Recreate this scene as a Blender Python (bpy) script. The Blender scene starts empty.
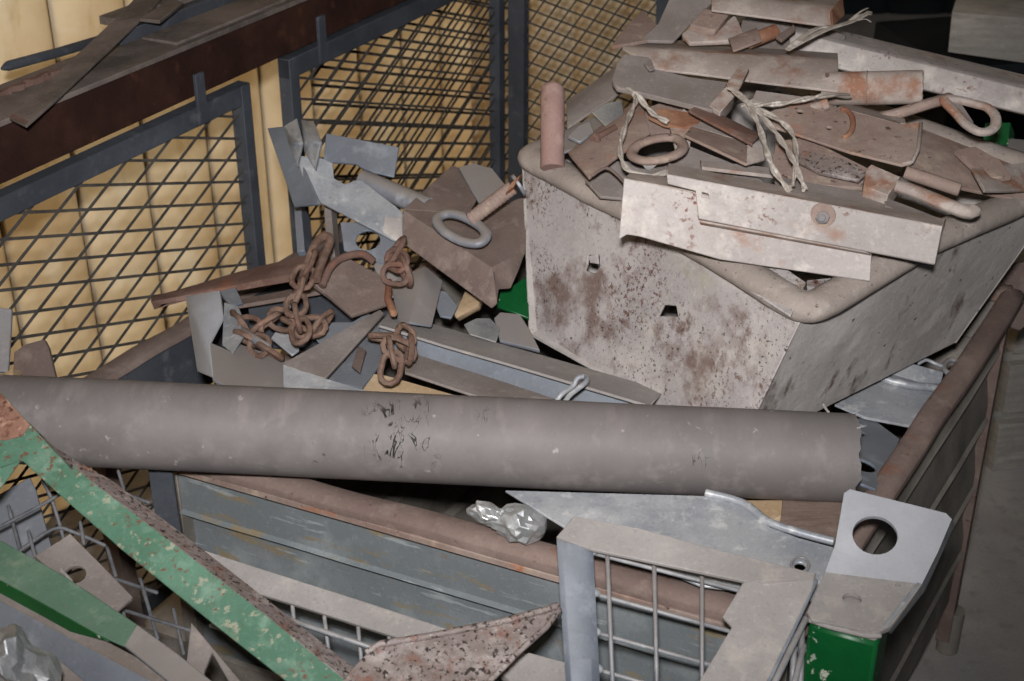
import bpy, bmesh, math, random
from mathutils import Vector, Matrix, noise
from mathutils.geometry import tessellate_polygon
random.seed(7)
sc = bpy.context.scene
COL = sc.collection
# ------------------------------------------------------------------ camera
FPX = 1450.0; TH = math.radians(28.5); CT, ST = math.cos(TH), math.sin(TH)
CAM = Vector((0, 0, 1.75))
def ray(px, py):
    x = (px-512)/FPX; y = (340.5-py)/FPX
    return Vector((x, CT+y*ST, -ST+y*CT))
def P(px, py, d): return CAM + ray(px, py)*d
def PZ(px, py, z):
    r = ray(px, py); return CAM + r*((z-CAM.z)/r.z)
def PL(px, py, pl):
    r = ray(px, py); p0, n = pl
    return CAM + r*((p0-CAM).dot(n)/r.dot(n))
def plane(a, b, c):
    a, b, c = [P(*q) if not isinstance(q, Vector) else q for q in (a, b, c)]
    n = (b-a).cross(c-a).normalized()
    if n.dot(CAM-a) < 0: n = -n
    return (a, n)
def pts(l): return [q if isinstance(q, Vector) else P(*q) for q in l]
cam = bpy.data.cameras.new('camera'); co = bpy.data.objects.new('camera', cam); COL.objects.link(co)
co.location = CAM; co.rotation_euler = (math.pi/2-TH, 0, 0)
cam.sensor_width = 36; cam.lens = FPX/1024*36; cam.clip_start = .02
cam.dof.use_dof = True; cam.dof.focus_distance = 1.85; cam.dof.aperture_fstop = 9.0
sc.camera = co
# ------------------------------------------------------------------ materials
def lin(h):
    h = h.lstrip('#'); o = []
    for i in (0, 2, 4):
        c = int(h[i:i+2], 16)/255
        o.append(c/12.92 if c <= .04045 else ((c+.055)/1.055)**2.4)
    return (*o, 1)
MATS = {}
def M(name, base, layers=(), rough=.65, metal=0., bump=.12, bscale=60, spec=.4, dust=None, grain=1):
    m = bpy.data.materials.new(name); m.use_nodes = True
    nt = m.node_tree; N = nt.nodes; L = nt.links
    bs = N['Principled BSDF']; tc = N.new('ShaderNodeTexCoord')
    rgb = N.new('ShaderNodeRGB'); rgb.outputs[0].default_value = lin(base)
    cur = rgb.outputs[0]
    def shade(f): return '#'+''.join('%02x' % max(0, min(255, int(int(base[i:i+2], 16)*f))) for i in (1, 3, 5))
    if grain: layers = [(shade(.8), 3.5, .4, .65, .7), (shade(1.13), 5.5, .5, .7, .6)]+list(layers)+[(shade(.66), 240, .54, .74, .4*grain), (shade(1.22), 170, .56, .76, .35*grain)]
    def mapped(k, st):
        mp = N.new('ShaderNodeMapping'); L.new(tc.outputs['Object'], mp.inputs[0])
        mp.inputs['Location'].default_value = (k*3.7, k*1.3, k*2.1)
        if st: mp.inputs['Scale'].default_value = st
        return mp.outputs[0]
    for k, ly in enumerate(layers):
        col, scale, lo, hi = ly[:4]; strength = ly[4] if len(ly) > 4 else 1
        st = ly[5] if len(ly) > 5 else None; kind = ly[6] if len(ly) > 6 else 'noise'
        if kind == 'noise':
            t = N.new('ShaderNodeTexNoise'); t.inputs['Scale'].default_value = scale
            t.inputs['Detail'].default_value = 6; t.inputs['Roughness'].default_value = .62
            L.new(mapped(k+1, st), t.inputs['Vector']); o = t.outputs[0]
        else:
            t = N.new('ShaderNodeTexVoronoi'); t.inputs['Scale'].default_value = scale
            t.feature = 'F1'; L.new(mapped(k+1, st), t.inputs['Vector']); o = t.outputs['Distance']
        mr = N.new('ShaderNodeMapRange'); L.new(o, mr.inputs[0])
        mr.inputs[1].default_value = lo; mr.inputs[2].default_value = hi
        mr.inputs[4].default_value = strength
        fac = mr.outputs[0]
        if len(ly) > 7 and ly[7]:          # clustered: multiply by a second, broad noise
            sc2, lo2, hi2 = ly[7]
            t2 = N.new('ShaderNodeTexNoise'); t2.inputs['Scale'].default_value = sc2
            t2.inputs['Detail'].default_value = 3
            L.new(mapped(k+11, None), t2.inputs['Vector'])
            m2 = N.new('ShaderNodeMapRange'); L.new(t2.outputs[0], m2.inputs[0])
            m2.inputs[1].default_value = lo2; m2.inputs[2].default_value = hi2
            mu = N.new('ShaderNodeMath'); mu.operation = 'MULTIPLY'
            L.new(fac, mu.inputs[0]); L.new(m2.outputs[0], mu.inputs[1]); fac = mu.outputs[0]
        mx = N.new('ShaderNodeMix'); mx.data_type = 'RGBA'
        L.new(fac, mx.inputs[0]); L.new(cur, mx.inputs[6]); mx.inputs[7].default_value = lin(col)
        cur = mx.outputs[2]
    if dust:                                # settled dust lies on faces that look up
        ge = N.new('ShaderNodeNewGeometry'); sp = N.new('ShaderNodeSeparateXYZ')
        L.new(ge.outputs['Normal'], sp.inputs[0])
        mr = N.new('ShaderNodeMapRange'); L.new(sp.outputs[2], mr.inputs[0])
        mr.inputs[1].default_value = .35; mr.inputs[2].default_value = .9; mr.inputs[4].default_value = dust[1]
        mx = N.new('ShaderNodeMix'); mx.data_type = 'RGBA'
        L.new(mr.outputs[0], mx.inputs[0]); L.new(cur, mx.inputs[6]); mx.inputs[7].default_value = lin(dust[0])
        cur = mx.outputs[2]
    L.new(cur, bs.inputs['Base Color'])
    bs.inputs['Roughness'].default_value = rough; bs.inputs['Metallic'].default_value = metal
    bs.inputs['Specular IOR Level'].default_value = spec
    if bump:
        t = N.new('ShaderNodeTexNoise'); t.inputs['Scale'].default_value = bscale; t.inputs['Detail'].default_value = 5
        L.new(tc.outputs['Object'], t.inputs['Vector'])
        b = N.new('ShaderNodeBump'); b.inputs['Strength'].default_value = bump; b.inputs['Distance'].default_value = .004
        L.new(t.outputs[0], b.inputs['Height']); L.new(b.outputs[0], bs.inputs['Normal'])
    MATS[name] = m
    return m
GALV = M('galvanised steel', '#8f929a', [('#74777f', 9, .4, .62), ('#b0b2b6', 26, .55, .7, .7), ('#8a7a70', 14, .58, .72, .5)], rough=.5, metal=.15, spec=.5, dust=('#8f867f', .75))
GALVB = M('blue galvanised steel', '#79828f', [('#5f6876', 8, .42, .62), ('#a0a8b2', 22, .55, .7, .7)], rough=.55, metal=.1, spec=.45, dust=('#8c8a88', .4))
GALVL = M('bright galvanised steel', '#b4b6b9', [('#8f939a', 12, .42, .6), ('#d6d6d4', 40, .55, .7, .8), ('#7d7c80', 60, .62, .7, .5)], rough=.45, metal=.2, spec=.5)
DUSTY = M('dusty steel', '#928985', [('#776d67', 7, .4, .65), ('#a59a92', 30, .55, .7, .5)], rough=.85, spec=.2)
DUSTB = M('brown dusty steel', '#807169', [('#6a5b56', 8, .4, .62), ('#93847c', 25, .55, .7, .6), ('#83604f', 30, .64, .72, .5)], rough=.9, spec=.15)
TUB = M('grey tub steel', '#b3acaa', [('#989290', 5, .42, .62, .8), ('#b9b2ab', 14, .52, .68, .7), ('#6c564e', 9, .53, .63, .85),
        ('#9d9a84', 10, .6, .7, .5), ('#5f4439', 40, .49, .62, .85, None, 'noise', (7, .44, .58)), ('#5a3528', 150, .54, .6, .85, None, 'noise', (8, .45, .57)), ('#2e2622', 200, .59, .63, .9, None, 'noise', (6, .4, .55))], rough=.75, spec=.25, bump=.25)
TUBS = M('smeared grey tub steel', '#bab4b0', [('#9a948f', 6, .42, .62, .8), ('#cbc5c1', 14, .52, .68, .6), ('#54433d', 18, .58, .66, .9, (1, .6, .35)), ('#3a3331', 60, .65, .69, .8)], rough=.8, spec=.2, bump=.25)
TUBR = M('dusty tub rim', '#a0958d', [('#8b817a', 8, .42, .62, .8), ('#b3a9a1', 18, .53, .68, .7), ('#5a3c30', 150, .64, .69, .9)], rough=.8, spec=.2, bump=.3)
PALE = M('pale rusty steel', '#b0a49e', [('#93867d', 7, .42, .62, .8), ('#c1b5ab', 18, .53, .68, .7), ('#8a5d44', 16, .54, .67, .85), ('#4f3328', 90, .64, .69, .9, None, 'noise', (9, .45, .6))], rough=.8, spec=.2, bump=.2)
PALEW = M('white dusted steel', '#b3aba7', [('#9a928d', 8, .45, .64, .8), ('#d4ccc4', 16, .52, .66, .7), ('#94705e', 14, .58, .7, .7), ('#6a3a2c', 110, .56, .62, .9, None, 'noise', (9, .46, .58))], rough=.75, spec=.25, bump=.15)
RUSTP = M('rust stained steel', '#a29086', [('#87736a', 8, .42, .6), ('#a4623a', 12, .54, .66, .9), ('#b5a48f', 24, .56, .68, .6), ('#41302a', 70, .63, .68, .9)], rough=.85, spec=.15, bump=.3)
RUSTO = M('orange rust', '#a07a62', [('#7e5644', 12, .45, .6), ('#c39a78', 30, .58, .7, .7)], rough=.9, spec=.1, bump=.3)
RUST = M('brown rust', '#7b635a', [('#634d45', 10, .42, .6), ('#8f786e', 26, .55, .7, .7), ('#8a5b45', 16, .6, .72, .6)], rough=.9, spec=.12, bump=.3)
CHAIN = M('rusty chain iron', '#80695d', [('#604a40', 40, .42, .6), ('#957563', 70, .55, .7, .7)], rough=.85, spec=.2, bump=.3, bscale=150)
DARKR = M('dark red rust beam', '#402820', [('#2c1a15', 8, .42, .6), ('#573628', 22, .58, .72, .7)], rough=.8, spec=.2)
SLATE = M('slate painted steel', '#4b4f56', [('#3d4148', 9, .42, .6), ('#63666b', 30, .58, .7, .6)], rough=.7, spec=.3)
BINST = M('grey green bin steel', '#82888b', [('#6e7578', 6, .42, .62), ('#949a9b', 14, .55, .7, .6), ('#8a7752', 22, .6, .66, .7, (.45, .6, 2)), ('#a5abab', 24, .62, .66, .6, (.4, .5, 4)), ('#7d5a3c', 9, .62, .72, .7)], rough=.55, spec=.4)
BINSTR = M('dark bin side steel', '#8b857d', [('#69645e', 6, .42, .62), ('#8a847c', 14, .55, .7, .6), ('#6d4a33', 18, .64, .72, .5)], rough=.7, spec=.25)
RIM = M('rusty dusted rim', '#86746c', [('#71605a', 8, .42, .62), ('#95857c', 22, .55, .7, .6), ('#8a5233', 9, .6, .72, .9), ('#5c3a2c', 60, .64, .7, .7)], rough=.85, spec=.2, bump=.3)
GREEN = M('worn green paint', '#5b7f6b', [('#4a6e5a', 12, .42, .6), ('#7b9685', 40, .52, .7, .7), ('#aaa08c', 90, .59, .64, .6), ('#6f4333', 110, .58, .63, .9, None, 'noise', (12, .43, .58)), ('#a39d88', 26, .6, .68, .4), ('#8a5b48', 7, .66, .74, .9)], rough=.75, spec=.25, bump=.3)
GREEND = M('dusty green paint', '#65806c', [('#557260', 8, .42, .62), ('#86917f', 30, .56, .7, .7), ('#8e6f5c', 16, .66, .74, .8)], rough=.75, spec=.25)
GREENF = M('bright green paint', '#0c5a2b', [('#0a4a24', 8, .42, .62), ('#bfc0b2', 26, .62, .64, 1), ('#97a193', 70, .66, .68, 1)], rough=.4, spec=.45)
SPECK = M('pitted pink steel', '#897d7a', [('#756862', 8, .42, .6), ('#b5aca8', 18, .53, .68, .7), ('#7a5345', 50, .55, .66, .8), ('#2f2522', 190, .56, .6, 1), ('#c0b8b3', 210, .63, .69, .6)], rough=.6, spec=.45, bump=.5, bscale=120)
PINK = M('pink painted rusty tube', '#9f837b', [('#93766f', 8, .42, .62), ('#b89e94', 20, .55, .7, .7), ('#8a4a2c', 18, .64, .72, .9), ('#3c2a26', 80, .67, .7, .9)], rough=.75, spec=.3)
YEL = M('yellow corrugated sheet', '#f0e0c2', [('#e2cda8', 4, .42, .62), ('#f5ecd8', 9, .52, .7, .7), ('#c4ae78', 22, .6, .74, .5, (1, 1, .3))], rough=.8, spec=.2, bump=.08, grain=0)
CONC = M('grey concrete', '#aaa7a5', [('#979492', 5, .42, .62), ('#7d7a77', 30, .55, .7, .6), ('#3a3836', 60, .7, .72, .8)], rough=.9, spec=.15)
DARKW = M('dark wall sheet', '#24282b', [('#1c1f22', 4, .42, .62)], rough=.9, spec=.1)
WOOD = M('pale wood', '#c0a88a', [('#a68c6c', 12, .42, .62, .8, (1, 1, 9)), ('#d0bb9e', 26, .55, .7, .6)], rough=.85, spec=.15)
WOODG = M('grey brown timber', '#857369', [('#6d5d55', 20, .42, .6, .9, (1, 7, 7)), ('#9b897e', 26, .55, .7, .6)], rough=.9, spec=.1)
PALLET = M('weathered grey boards', '#aaa69f', [('#8c8882', 9, .42, .62, .9, (1, 1, 8)), ('#8f8b84', 26, .55, .7, .6)], rough=.9, spec=.1)
FOIL = M('crumpled foil', '#c9cac9', [('#9a9c9e', 20, .42, .6), ('#8a8078', 40, .63, .7, .6)], rough=.38, metal=.6, spec=.5, bump=.4, bscale=40)
WIRE = M('pale cord', '#b5aca2', [('#8e847b', 60, .42, .6), ('#d6cfc7', 90, .55, .68, .8)], rough=.7, spec=.35)
ROD = M('galvanised rod', '#a3a5a9', [('#7d8086', 30, .42, .6), ('#c6c7c8', 60, .58, .7, .7)], rough=.5, metal=.15, spec=.5, dust=('#9a918a', .5))
RODD = M('shaded grey wire', '#6f7074', [('#55575b', 40, .42, .6), ('#8b8c8f', 70, .58, .7, .6)], rough=.6, spec=.35)  # darker than the other rods: shading at lower left is in the colour
GALVU = M('smooth pale steel', '#adafb5', [('#989aa0', 7, .42, .62, .6)], rough=.55, metal=.05, spec=.4, bump=.06, grain=.4)
RUSTE = M('pitted rust crust', '#8f6c5d', [('#6b4a3d', 60, .48, .6), ('#b08a78', 90, .56, .66, .8), ('#3f2a22', 140, .6, .65, .9)], rough=.9, spec=.15, bump=.5)
def translucent(m, amount):
    nt = m.node_tree; bs = nt.nodes['Principled BSDF']; out = nt.nodes['Material Output']
    tr = nt.nodes.new('ShaderNodeBsdfTranslucent'); mx = nt.nodes.new('ShaderNodeMixShader')
    nt.links.new(bs.inputs['Base Color'].links[0].from_socket, tr.inputs['Color'])
    mx.inputs[0].default_value = amount
    nt.links.new(bs.outputs[0], mx.inputs[1]); nt.links.new(tr.outputs[0], mx.inputs[2]); nt.links.new(mx.outputs[0], out.inputs['Surface'])
translucent(YEL, .35)
SEAM = M('brown wall seam', '#a5854e', [('#866738', 6, .42, .6, .8, (1, 1, .4))], rough=.9, spec=.1, grain=0)  # brown strips laid along the grooves of the yellow wall
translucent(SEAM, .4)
MESHM = M('dull mesh wire', '#54504c', [('#413e3c', 30, .42, .6), ('#6d5c50', 50, .6, .7, .6)], rough=.8, spec=.2)
BAR = M('dusty flat bar', '#a19c99', [('#8f8a87', 7, .42, .62), ('#b0a79f', 22, .55, .7, .6)], rough=.85, spec=.2)
BEAMTOP = M('dust on beam', '#7d726c', [('#57504b', 9, .42, .62), ('#82766f', 20, .55, .7, .6), ('#8a4a36', 30, .68, .72, .7)], rough=.95, spec=.08)
# pipe: grey plastic with scuffs and black scratches in two patches
def pipe_mat():
    m = M('grey plastic pipe', '#777170', [('#6b6665', 5, .42, .62, .8, (3, .5, 3)), ('#857e7c', 9, .52, .68, .7, (4, .4, 4)), ('#a8a09d', 60, .66, .7, .6)], rough=.6, spec=.3, bump=.05, grain=.35)
    nt = m.node_tree; N = nt.nodes; L = nt.links; bs = N['Principled BSDF']
    cur = bs.inputs['Base Color'].links[0].from_socket
    tc = [n for n in N if n.bl_idname == 'ShaderNodeTexCoord'][0]
    for (cx, rr, ths, rot) in SCR:
        mp = N.new('ShaderNodeMapping'); L.new(tc.outputs['Object'], mp.inputs[0])
        mp.inputs['Rotation'].default_value = rot; mp.inputs['Scale'].default_value = (ths, ths*.25, ths*.5)
        nz = N.new('ShaderNodeTexNoise'); nz.inputs['Scale'].default_value = 1; nz.inputs['Detail'].default_value = 3; nz.inputs['Distortion'].default_value = .8
        L.new(mp.outputs[0], nz.inputs[0])
        ab = N.new('ShaderNodeMath'); ab.operation = 'SUBTRACT'; L.new(nz.outputs[0], ab.inputs[0]); ab.inputs[1].default_value = .5
        a2 = N.new('ShaderNodeMath'); a2.operation = 'ABSOLUTE'; L.new(ab.outputs[0], a2.inputs[0])
        r1 = N.new('ShaderNodeMapRange'); L.new(a2.outputs[0], r1.inputs[0]); r1.inputs[1].default_value = .007; r1.inputs[2].default_value = .013; r1.inputs[3].default_value = 1; r1.inputs[4].default_value = 0
        vd = N.new('ShaderNodeVectorMath'); vd.operation = 'DISTANCE'; L.new(tc.outputs['Object'], vd.inputs[0]); vd.inputs[1].default_value = cx
        r2 = N.new('ShaderNodeMapRange'); L.new(vd.outputs['Value'], r2.inputs[0]); r2.inputs[1].default_value = rr*.5; r2.inputs[2].default_value = rr; r2.inputs[3].default_value = 1; r2.inputs[4].default_value = 0
        n3 = N.new('ShaderNodeTexNoise'); n3.inputs['Scale'].default_value = 45; L.new(tc.outputs['Object'], n3.inputs[0])
        r3 = N.new('ShaderNodeMapRange'); L.new(n3.outputs[0], r3.inputs[0]); r3.inputs[1].default_value = .46; r3.inputs[2].default_value = .54
        q = N.new('ShaderNodeMath'); q.operation = 'MULTIPLY'; L.new(r1.outputs[0], q.inputs[0]); L.new(r2.outputs[0], q.inputs[1])
        q2 = N.new('ShaderNodeMath'); q2.operation = 'MULTIPLY'; L.new(q.outputs[0], q2.inputs[0]); L.new(r3.outputs[0], q2.inputs[1])
        mx = N.new('ShaderNodeMix'); mx.data_type = 'RGBA'; L.new(q2.outputs[0], mx.inputs[0]); L.new(cur, mx.inputs[6]); mx.inputs[7].default_value = lin('#15130f')
        cur = mx.outputs[2]
    L.new(cur, bs.inputs['Base Color'])
    return m
# ------------------------------------------------------------------ geometry makers: each returns (verts, faces) in world space
def from_bm(bm):
    bm.verts.index_update()
    r = ([v.co.copy() for v in bm.verts], [[v.index for v in f.verts] for f in bm.faces]); bm.free(); return r
def join(*gs):
    V, F = [], []
    for v, f in gs:
        o = len(V); V += v; F += [[i+o for i in q] for q in f]
    return V, F
def sheet(points, faces, t=.003, dent=0):
    """bent sheet metal: faces over shared points, given a real thickness behind the face that looks at the camera"""
    bm = bmesh.new(); vs = [bm.verts.new(p) for p in pts(points)]
    for f in faces: bm.faces.new([vs[i] for i in f])
    return thicken(bm, t)
def thicken(bm, t):
    bm.normal_update()
    bmesh.ops.recalc_face_normals(bm, faces=bm.faces)
    s = sum(f.normal.dot((CAM-f.calc_center_median()).normalized())*f.calc_area() for f in bm.faces)
    if s < 0: bmesh.ops.reverse_faces(bm, faces=bm.faces)
    bm.normal_update()
    off = {v: v.normal.copy()*t for v in bm.verts}
    # mitre: keep the wall thickness across folds
    for v in bm.verts:
        k = [f.normal.dot(v.normal) for f in v.link_faces]
        c = max(.45, min(k)) if k else 1
        off[v] = off[v]/c
    front = list(bm.faces); n = {v: bm.verts.new(v.co-off[v]) for v in list(bm.verts)}
    edges = [(l.vert, l.link_loop_next.vert) for e in bm.edges if len(e.link_loops) == 1 for l in e.link_loops]
    for f in front: bm.faces.new([n[v] for v in reversed(f.verts)])
    for a, b in edges: bm.faces.new([b, a, n[a], n[b]])
    return from_bm(bm)
def strip(A, B, t=.003, dent=.0012, seed=0, step=.035):
    """a rolled or folded section running from cross-section A to cross-section B"""
    A, B = pts(A), pts(B); L = max((b-a).length for a, b in zip(A, B)); n = max(2, min(40, int(L/step)))
    cols = []
    for i in range(len(A)-1):
        w = max((A[i+1]-A[i]).length, (B[i+1]-B[i]).length); k = max(1, min(6, int(w/step)))
        for j in range(k): cols.append((i, j/k))
    cols.append((len(A)-2, 1.0))
    bm = bmesh.new(); G = []
    for r in range(n+1):
        u = r/n; row = []
        for i, w in cols:
            p = A[i].lerp(A[i+1], w).lerp(B[i].lerp(B[i+1], w), u)
            if dent: p = p + noise.noise_vector(p*9+Vector((seed*3.1, 0, 0)))*dent
            row.append(bm.verts.new(p))
        G.append(row)
    for r in range(n):
        for c in range(len(cols)-1): bm.faces.new([G[r][c], G[r][c+1], G[r+1][c+1], G[r+1][c]])
    return thicken(bm, t)
def circle(pl, px, py, r, n=20, sq=1.0):
    c = PL(px, py, pl); nrm = pl[1]; a = nrm.cross(Vector((0, 0, 1)))
    if a.length < .05: a = Vector((1, 0, 0))
    a.normalize(); b = nrm.cross(a)
    return [c+a*math.cos(k*2*math.pi/n)*r+b*math.sin(k*2*math.pi/n)*r*sq for k in range(n)]
def plate(pl, outline, holes=(), t=.004, hollow=()):
    """flat plate on plane pl; outline in photo pixels cast on to the plane; holes are loops of points"""
    loops = [[PL(x, y, pl) for x, y in outline]] + [list(h) for h in holes]
    tri = tessellate_polygon(loops); flat = [p for l in loops for p in l]; n = len(flat)
    back = [p-pl[1]*t for p in flat]; F = []
    for q in tri: F.append(list(q)); F.append([i+n for i in reversed(q)])
    o = 0
    for l in loops:
        k = len(l)
        for i in range(k):
            a, b = o+i, o+(i+1) % k; F.append([a, b, b+n, a+n])
        o += k
    return flat+back, F
def prism(loop, vec):
    """closed outline swept by a vector"""
    loop = pts(loop); n = len(loop); V = loop+[p+vec for p in loop]
    F = [list(range(n)), list(range(2*n-1, n-1, -1))]+[[i, (i+1) % n, (i+1) % n+n, i+n] for i in range(n)]
    return V, F
def tube(path, r, n=8, flat=1.0, up=None, closed=False, caps=True, taper=None):
    path = pts(path); m = len(path); V, F = [], []; ref = up or Vector((.13, .2, 1)); ref = ref.normalized()
    prev = None
    for i, p in enumerate(path):
        if closed: t = path[(i+1) % m]-path[i-1]
        else: t = path[min(i+1, m-1)]-path[max(i-1, 0)]
        t.normalize()
        if prev is None or up is not None:
            a = ref-t*ref.dot(t)
            if a.length < 1e-3: a = Vector((1, 0, 0))-t*t.x
        else: a = prev-t*prev.dot(t)
        a.normalize(); prev = a; b = t.cross(a)
        rr = r*(taper[i] if taper else 1)
        for k in range(n):
            w = 2*math.pi*k/n; V.append(p+a*math.cos(w)*rr*flat+b*math.sin(w)*rr)
    for i in range(m if closed else m-1):
        for k in range(n):
            a0 = i*n+k; a1 = i*n+(k+1) % n; j = (i+1) % m
            F.append([a0, a1, j*n+(k+1) % n, j*n+k])
    if not closed and caps: F.append(list(range(n-1, -1, -1))); F.append(list(range((m-1)*n, m*n)))
    return V, F
def smooth_path(c, k=6, closed=False):
    c = pts(c); out = []; m = len(c)
    for i in range(m if closed else m-1):
        g = lambda j: c[j % m] if closed else c[max(0, min(m-1, j))]
        p0, p1, p2, p3 = g(i-1), g(i), g(i+1), g(i+2)
        for s in range(k):
            t = s/k
            out.append(.5*((2*p1)+(p2-p0)*t+(2*p0-5*p1+4*p2-p3)*t*t+(3*p1-p0-3*p2+p3)*t**3))
    if not closed: out.append(c[-1])
    return out
def obox(c, ax, ay, az):
    """box centred at c with half-extent vectors"""
    V = [c+ax*i+ay*j+az*k for i in (-1, 1) for j in (-1, 1) for k in (-1, 1)]
    return V, [[0, 1, 3, 2], [4, 6, 7, 5], [0, 4, 5, 1], [2, 3, 7, 6], [0, 2, 6, 4], [1, 5, 7, 3]]
def beam(a, b, w, h, up=Vector((0, 0, 1))):
    a, b = pts([a, b]); t = (b-a).normalized(); s = t.cross(up).normalized(); u = s.cross(t)
    return obox((a+b)/2, (b-a)/2, s*w/2, u*h/2)
def hollow_tube(a, b, r, wall, n=40, jag=0., seg=24):
    a, b = pts([a, b]); t = (b-a).normalized(); u = t.cross(Vector((0, 0, 1))).normalized(); w = u.cross(t); V, F = [], []
    rnd = random.Random(3); L = (b-a).length
    j = [noise.noise(Vector((math.cos(2*math.pi*k/n)*3, math.sin(2*math.pi*k/n)*3, 4)))*jag*1.6+rnd.uniform(-.3, .3)*jag for k in range(n)]
    for rr in (r, r-wall):
        for i in range(seg+1):
            for k in range(n):
                th = 2*math.pi*k/n; q = a+t*(L*i/seg)
                if i == seg: q = q+t*j[k]
                V.append(q+u*math.cos(th)*rr+w*math.sin(th)*rr)
    S = (seg+1)*n
    for i in range(seg):
        for k in range(n):
            x, y = i*n+k, i*n+(k+1) % n
            F.append([x, x+n, y+n, y]); F.append([S+x, S+y, S+y+n, S+x+n])
    for k in range(n):
        x, y = k, (k+1) % n; F.append([x, y, S+y, S+x]); e = seg*n; F.append([e+y, e+x, S+e+x, S+e+y])
    return V, F
# ------------------------------------------------------------------ objects
def make_mesh(name, geo, mat, base, bevel=.0009, ang=38):
    V, F = geo; me = bpy.data.meshes.new(name)
    bm = bmesh.new(); vs = [bm.verts.new(Vector(v)-base) for v in V]
    for f in F:
        try: bm.faces.new([vs[i] for i in f])
        except ValueError: pass
    bm.normal_update(); bmesh.ops.recalc_face_normals(bm, faces=bm.faces)
    if bevel:
        es = [e for e in bm.edges if len(e.link_faces) == 2 and e.calc_face_angle(0) > math.radians(ang)]
        if es: bmesh.ops.bevel(bm, geom=es, offset=bevel, segments=1, affect='EDGES', clamp_overlap=True)
    bm.to_mesh(me); bm.free(); me.materials.append(mat)
    for p in me.polygons: p.use_smooth = True
    me.set_sharp_from_angle(angle=math.radians(14 if mat is FOIL else 40))
    return me
class Thing:
    def __init__(s, name, label, cat, group=None, kind=None):
        s.name, s.label, s.cat, s.group, s.kind, s.p = name, label, cat, group, kind, []
    def part(s, name, geo, mat, label=None, bevel=.0009, parent=None, kind=None):
        s.p.append((name, geo, mat, label, bevel, parent, kind)); return len(s.p)-1
    def done(s):
        A = [v for q in s.p for v in q[1][0]]
        zmin = min(v.z for v in A); base = Vector((sum(v.x for v in A)/len(A), sum(v.y for v in A)/len(A), zmin))
        single = len(s.p) == 1
        if single: root = bpy.data.objects.new(s.name, make_mesh(s.name, s.p[0][1], s.p[0][2], base, s.p[0][4]))
        else: root = bpy.data.objects.new(s.name, None); root.empty_display_size = .03
        root.location = base; COL.objects.link(root)
        if s.kind: root['kind'] = s.kind
        if s.label: root['label'] = s.label
        if s.cat: root['category'] = s.cat
        if s.group: root['group'] = s.group
        if not single:
            made = []
            for (n, g, m, lb, bv, par, kd) in s.p:
                o = bpy.data.objects.new(n, make_mesh(n, g, m, base, bv)); COL.objects.link(o)
                o.parent = root if par is None else made[par]
                if lb: o['label'] = lb
                if kd: o['kind'] = kd
                made.append(o)
        return root
def one(name, label, cat, geo, mat, group=None, bevel=.0009):
    t = Thing(name, label, cat, group); t.part(name, geo, mat, bevel=bevel); return t.done()
def struct(name, geo, mat, label=None, cat=None):
    t = Thing(name, label, cat, kind='structure'); t.part(name, geo, mat, bevel=0); return t.done()
UP = Vector((0, 0, 1))
# ------------------------------------------------------------------ lights
lt = bpy.data.lights.new('camera flash', 'SPOT'); lt.energy = 215; lt.spot_size = math.radians(72); lt.spot_blend = 1; lt.shadow_soft_size = .036; lt.color = (1, .985, .985)
lo = bpy.data.objects.new('camera_flash', lt); COL.objects.link(lo); lo.location = CAM+Vector((-.015, -.01, .125)); lo.rotation_euler = (P(470, 90, 2.4)-lo.location).to_track_quat('-Z', 'Y').to_euler()
w = bpy.data.worlds.new('hall gloom'); sc.world = w; w.use_nodes = True
w.node_tree.nodes['Background'].inputs[0].default_value = (.85, .93, 1, 1); w.node_tree.nodes['Background'].inputs[1].default_value = .035
sc.view_settings.view_transform = 'Standard'; sc.view_settings.look = 'None'; sc.view_settings.exposure = 0; sc.view_settings.gamma = 1
sc.view_settings.use_curve_mapping = False
sun = bpy.data.lights.new('daylight behind the yellow wall', 'SUN'); sun.energy = 7; sun.angle = .2; sun.color = (.97, .98, 1)
so = bpy.data.objects.new('daylight', sun); COL.objects.link(so); so.location = (-4, 4, 5)
so.rotation_euler = Vector((.883*.82, -.47*.82, -.57)).to_track_quat('-Z', 'Y').to_euler()
# ------------------------------------------------------------------ the setting
ED = Vector((.47, .883, 0)).normalized(); EN = Vector((.883, -.47, 0)).normalized(); F0 = Vector((-.746, 1.816, 0))
def FP(s, z, off=0): return F0+ED*s-EN*off+UP*z
def fcoord(px, py, off=0):
    p = PL(px, py, (F0-EN*off, EN)); return (p-F0).dot(ED), p.z
def fbox(s0, s1, o0, o1, z0, z1):
    return obox(FP((s0+s1)/2, (z0+z1)/2, (o0+o1)/2), ED*(s1-s0)/2, EN*(o1-o0)/2, UP*(z1-z0)/2)
struct('floor', obox(Vector((.6, 3, -.05)), Vector((4, 0, 0)), Vector((0, 5, 0)), Vector((0, 0, .05))), CONC)
def corrugated(p, d, nrm, length, z1, pitch=.181, amp=.03, ph=0., z0=0.):
    n = int(length/pitch*22); bm = bmesh.new(); rows = []
    for z in (z0, z1):
        r = []
        for i in range(n+1):
            s = length*i/n; a = amp*(abs(math.cos(math.pi*(s/pitch+ph)))**.4)
            r.append(bm.verts.new(p+d*s+nrm*a+UP*z))
        rows.append(r)
    for i in range(n): bm.faces.new([rows[0][i], rows[0][i+1], rows[1][i+1], rows[1][i]])
    return thicken(bm, .004)
WOFF = .5
PT = .2
PH4 = .5-(fcoord(75, 200, WOFF)[0]+4)/PT
t = Thing('wall_left', None, None, kind='structure'); t.part('wall_sheet', corrugated(FP(-4, 0, WOFF), ED, EN, 10, 4.5, pitch=PT, ph=PH4), YEL, bevel=0)
k0 = fcoord(75, 200, WOFF)[0]; sm = [k0+PT*k for k in range(-10, 9) if -1.55 < k0+PT*k < 2.2]
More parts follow.
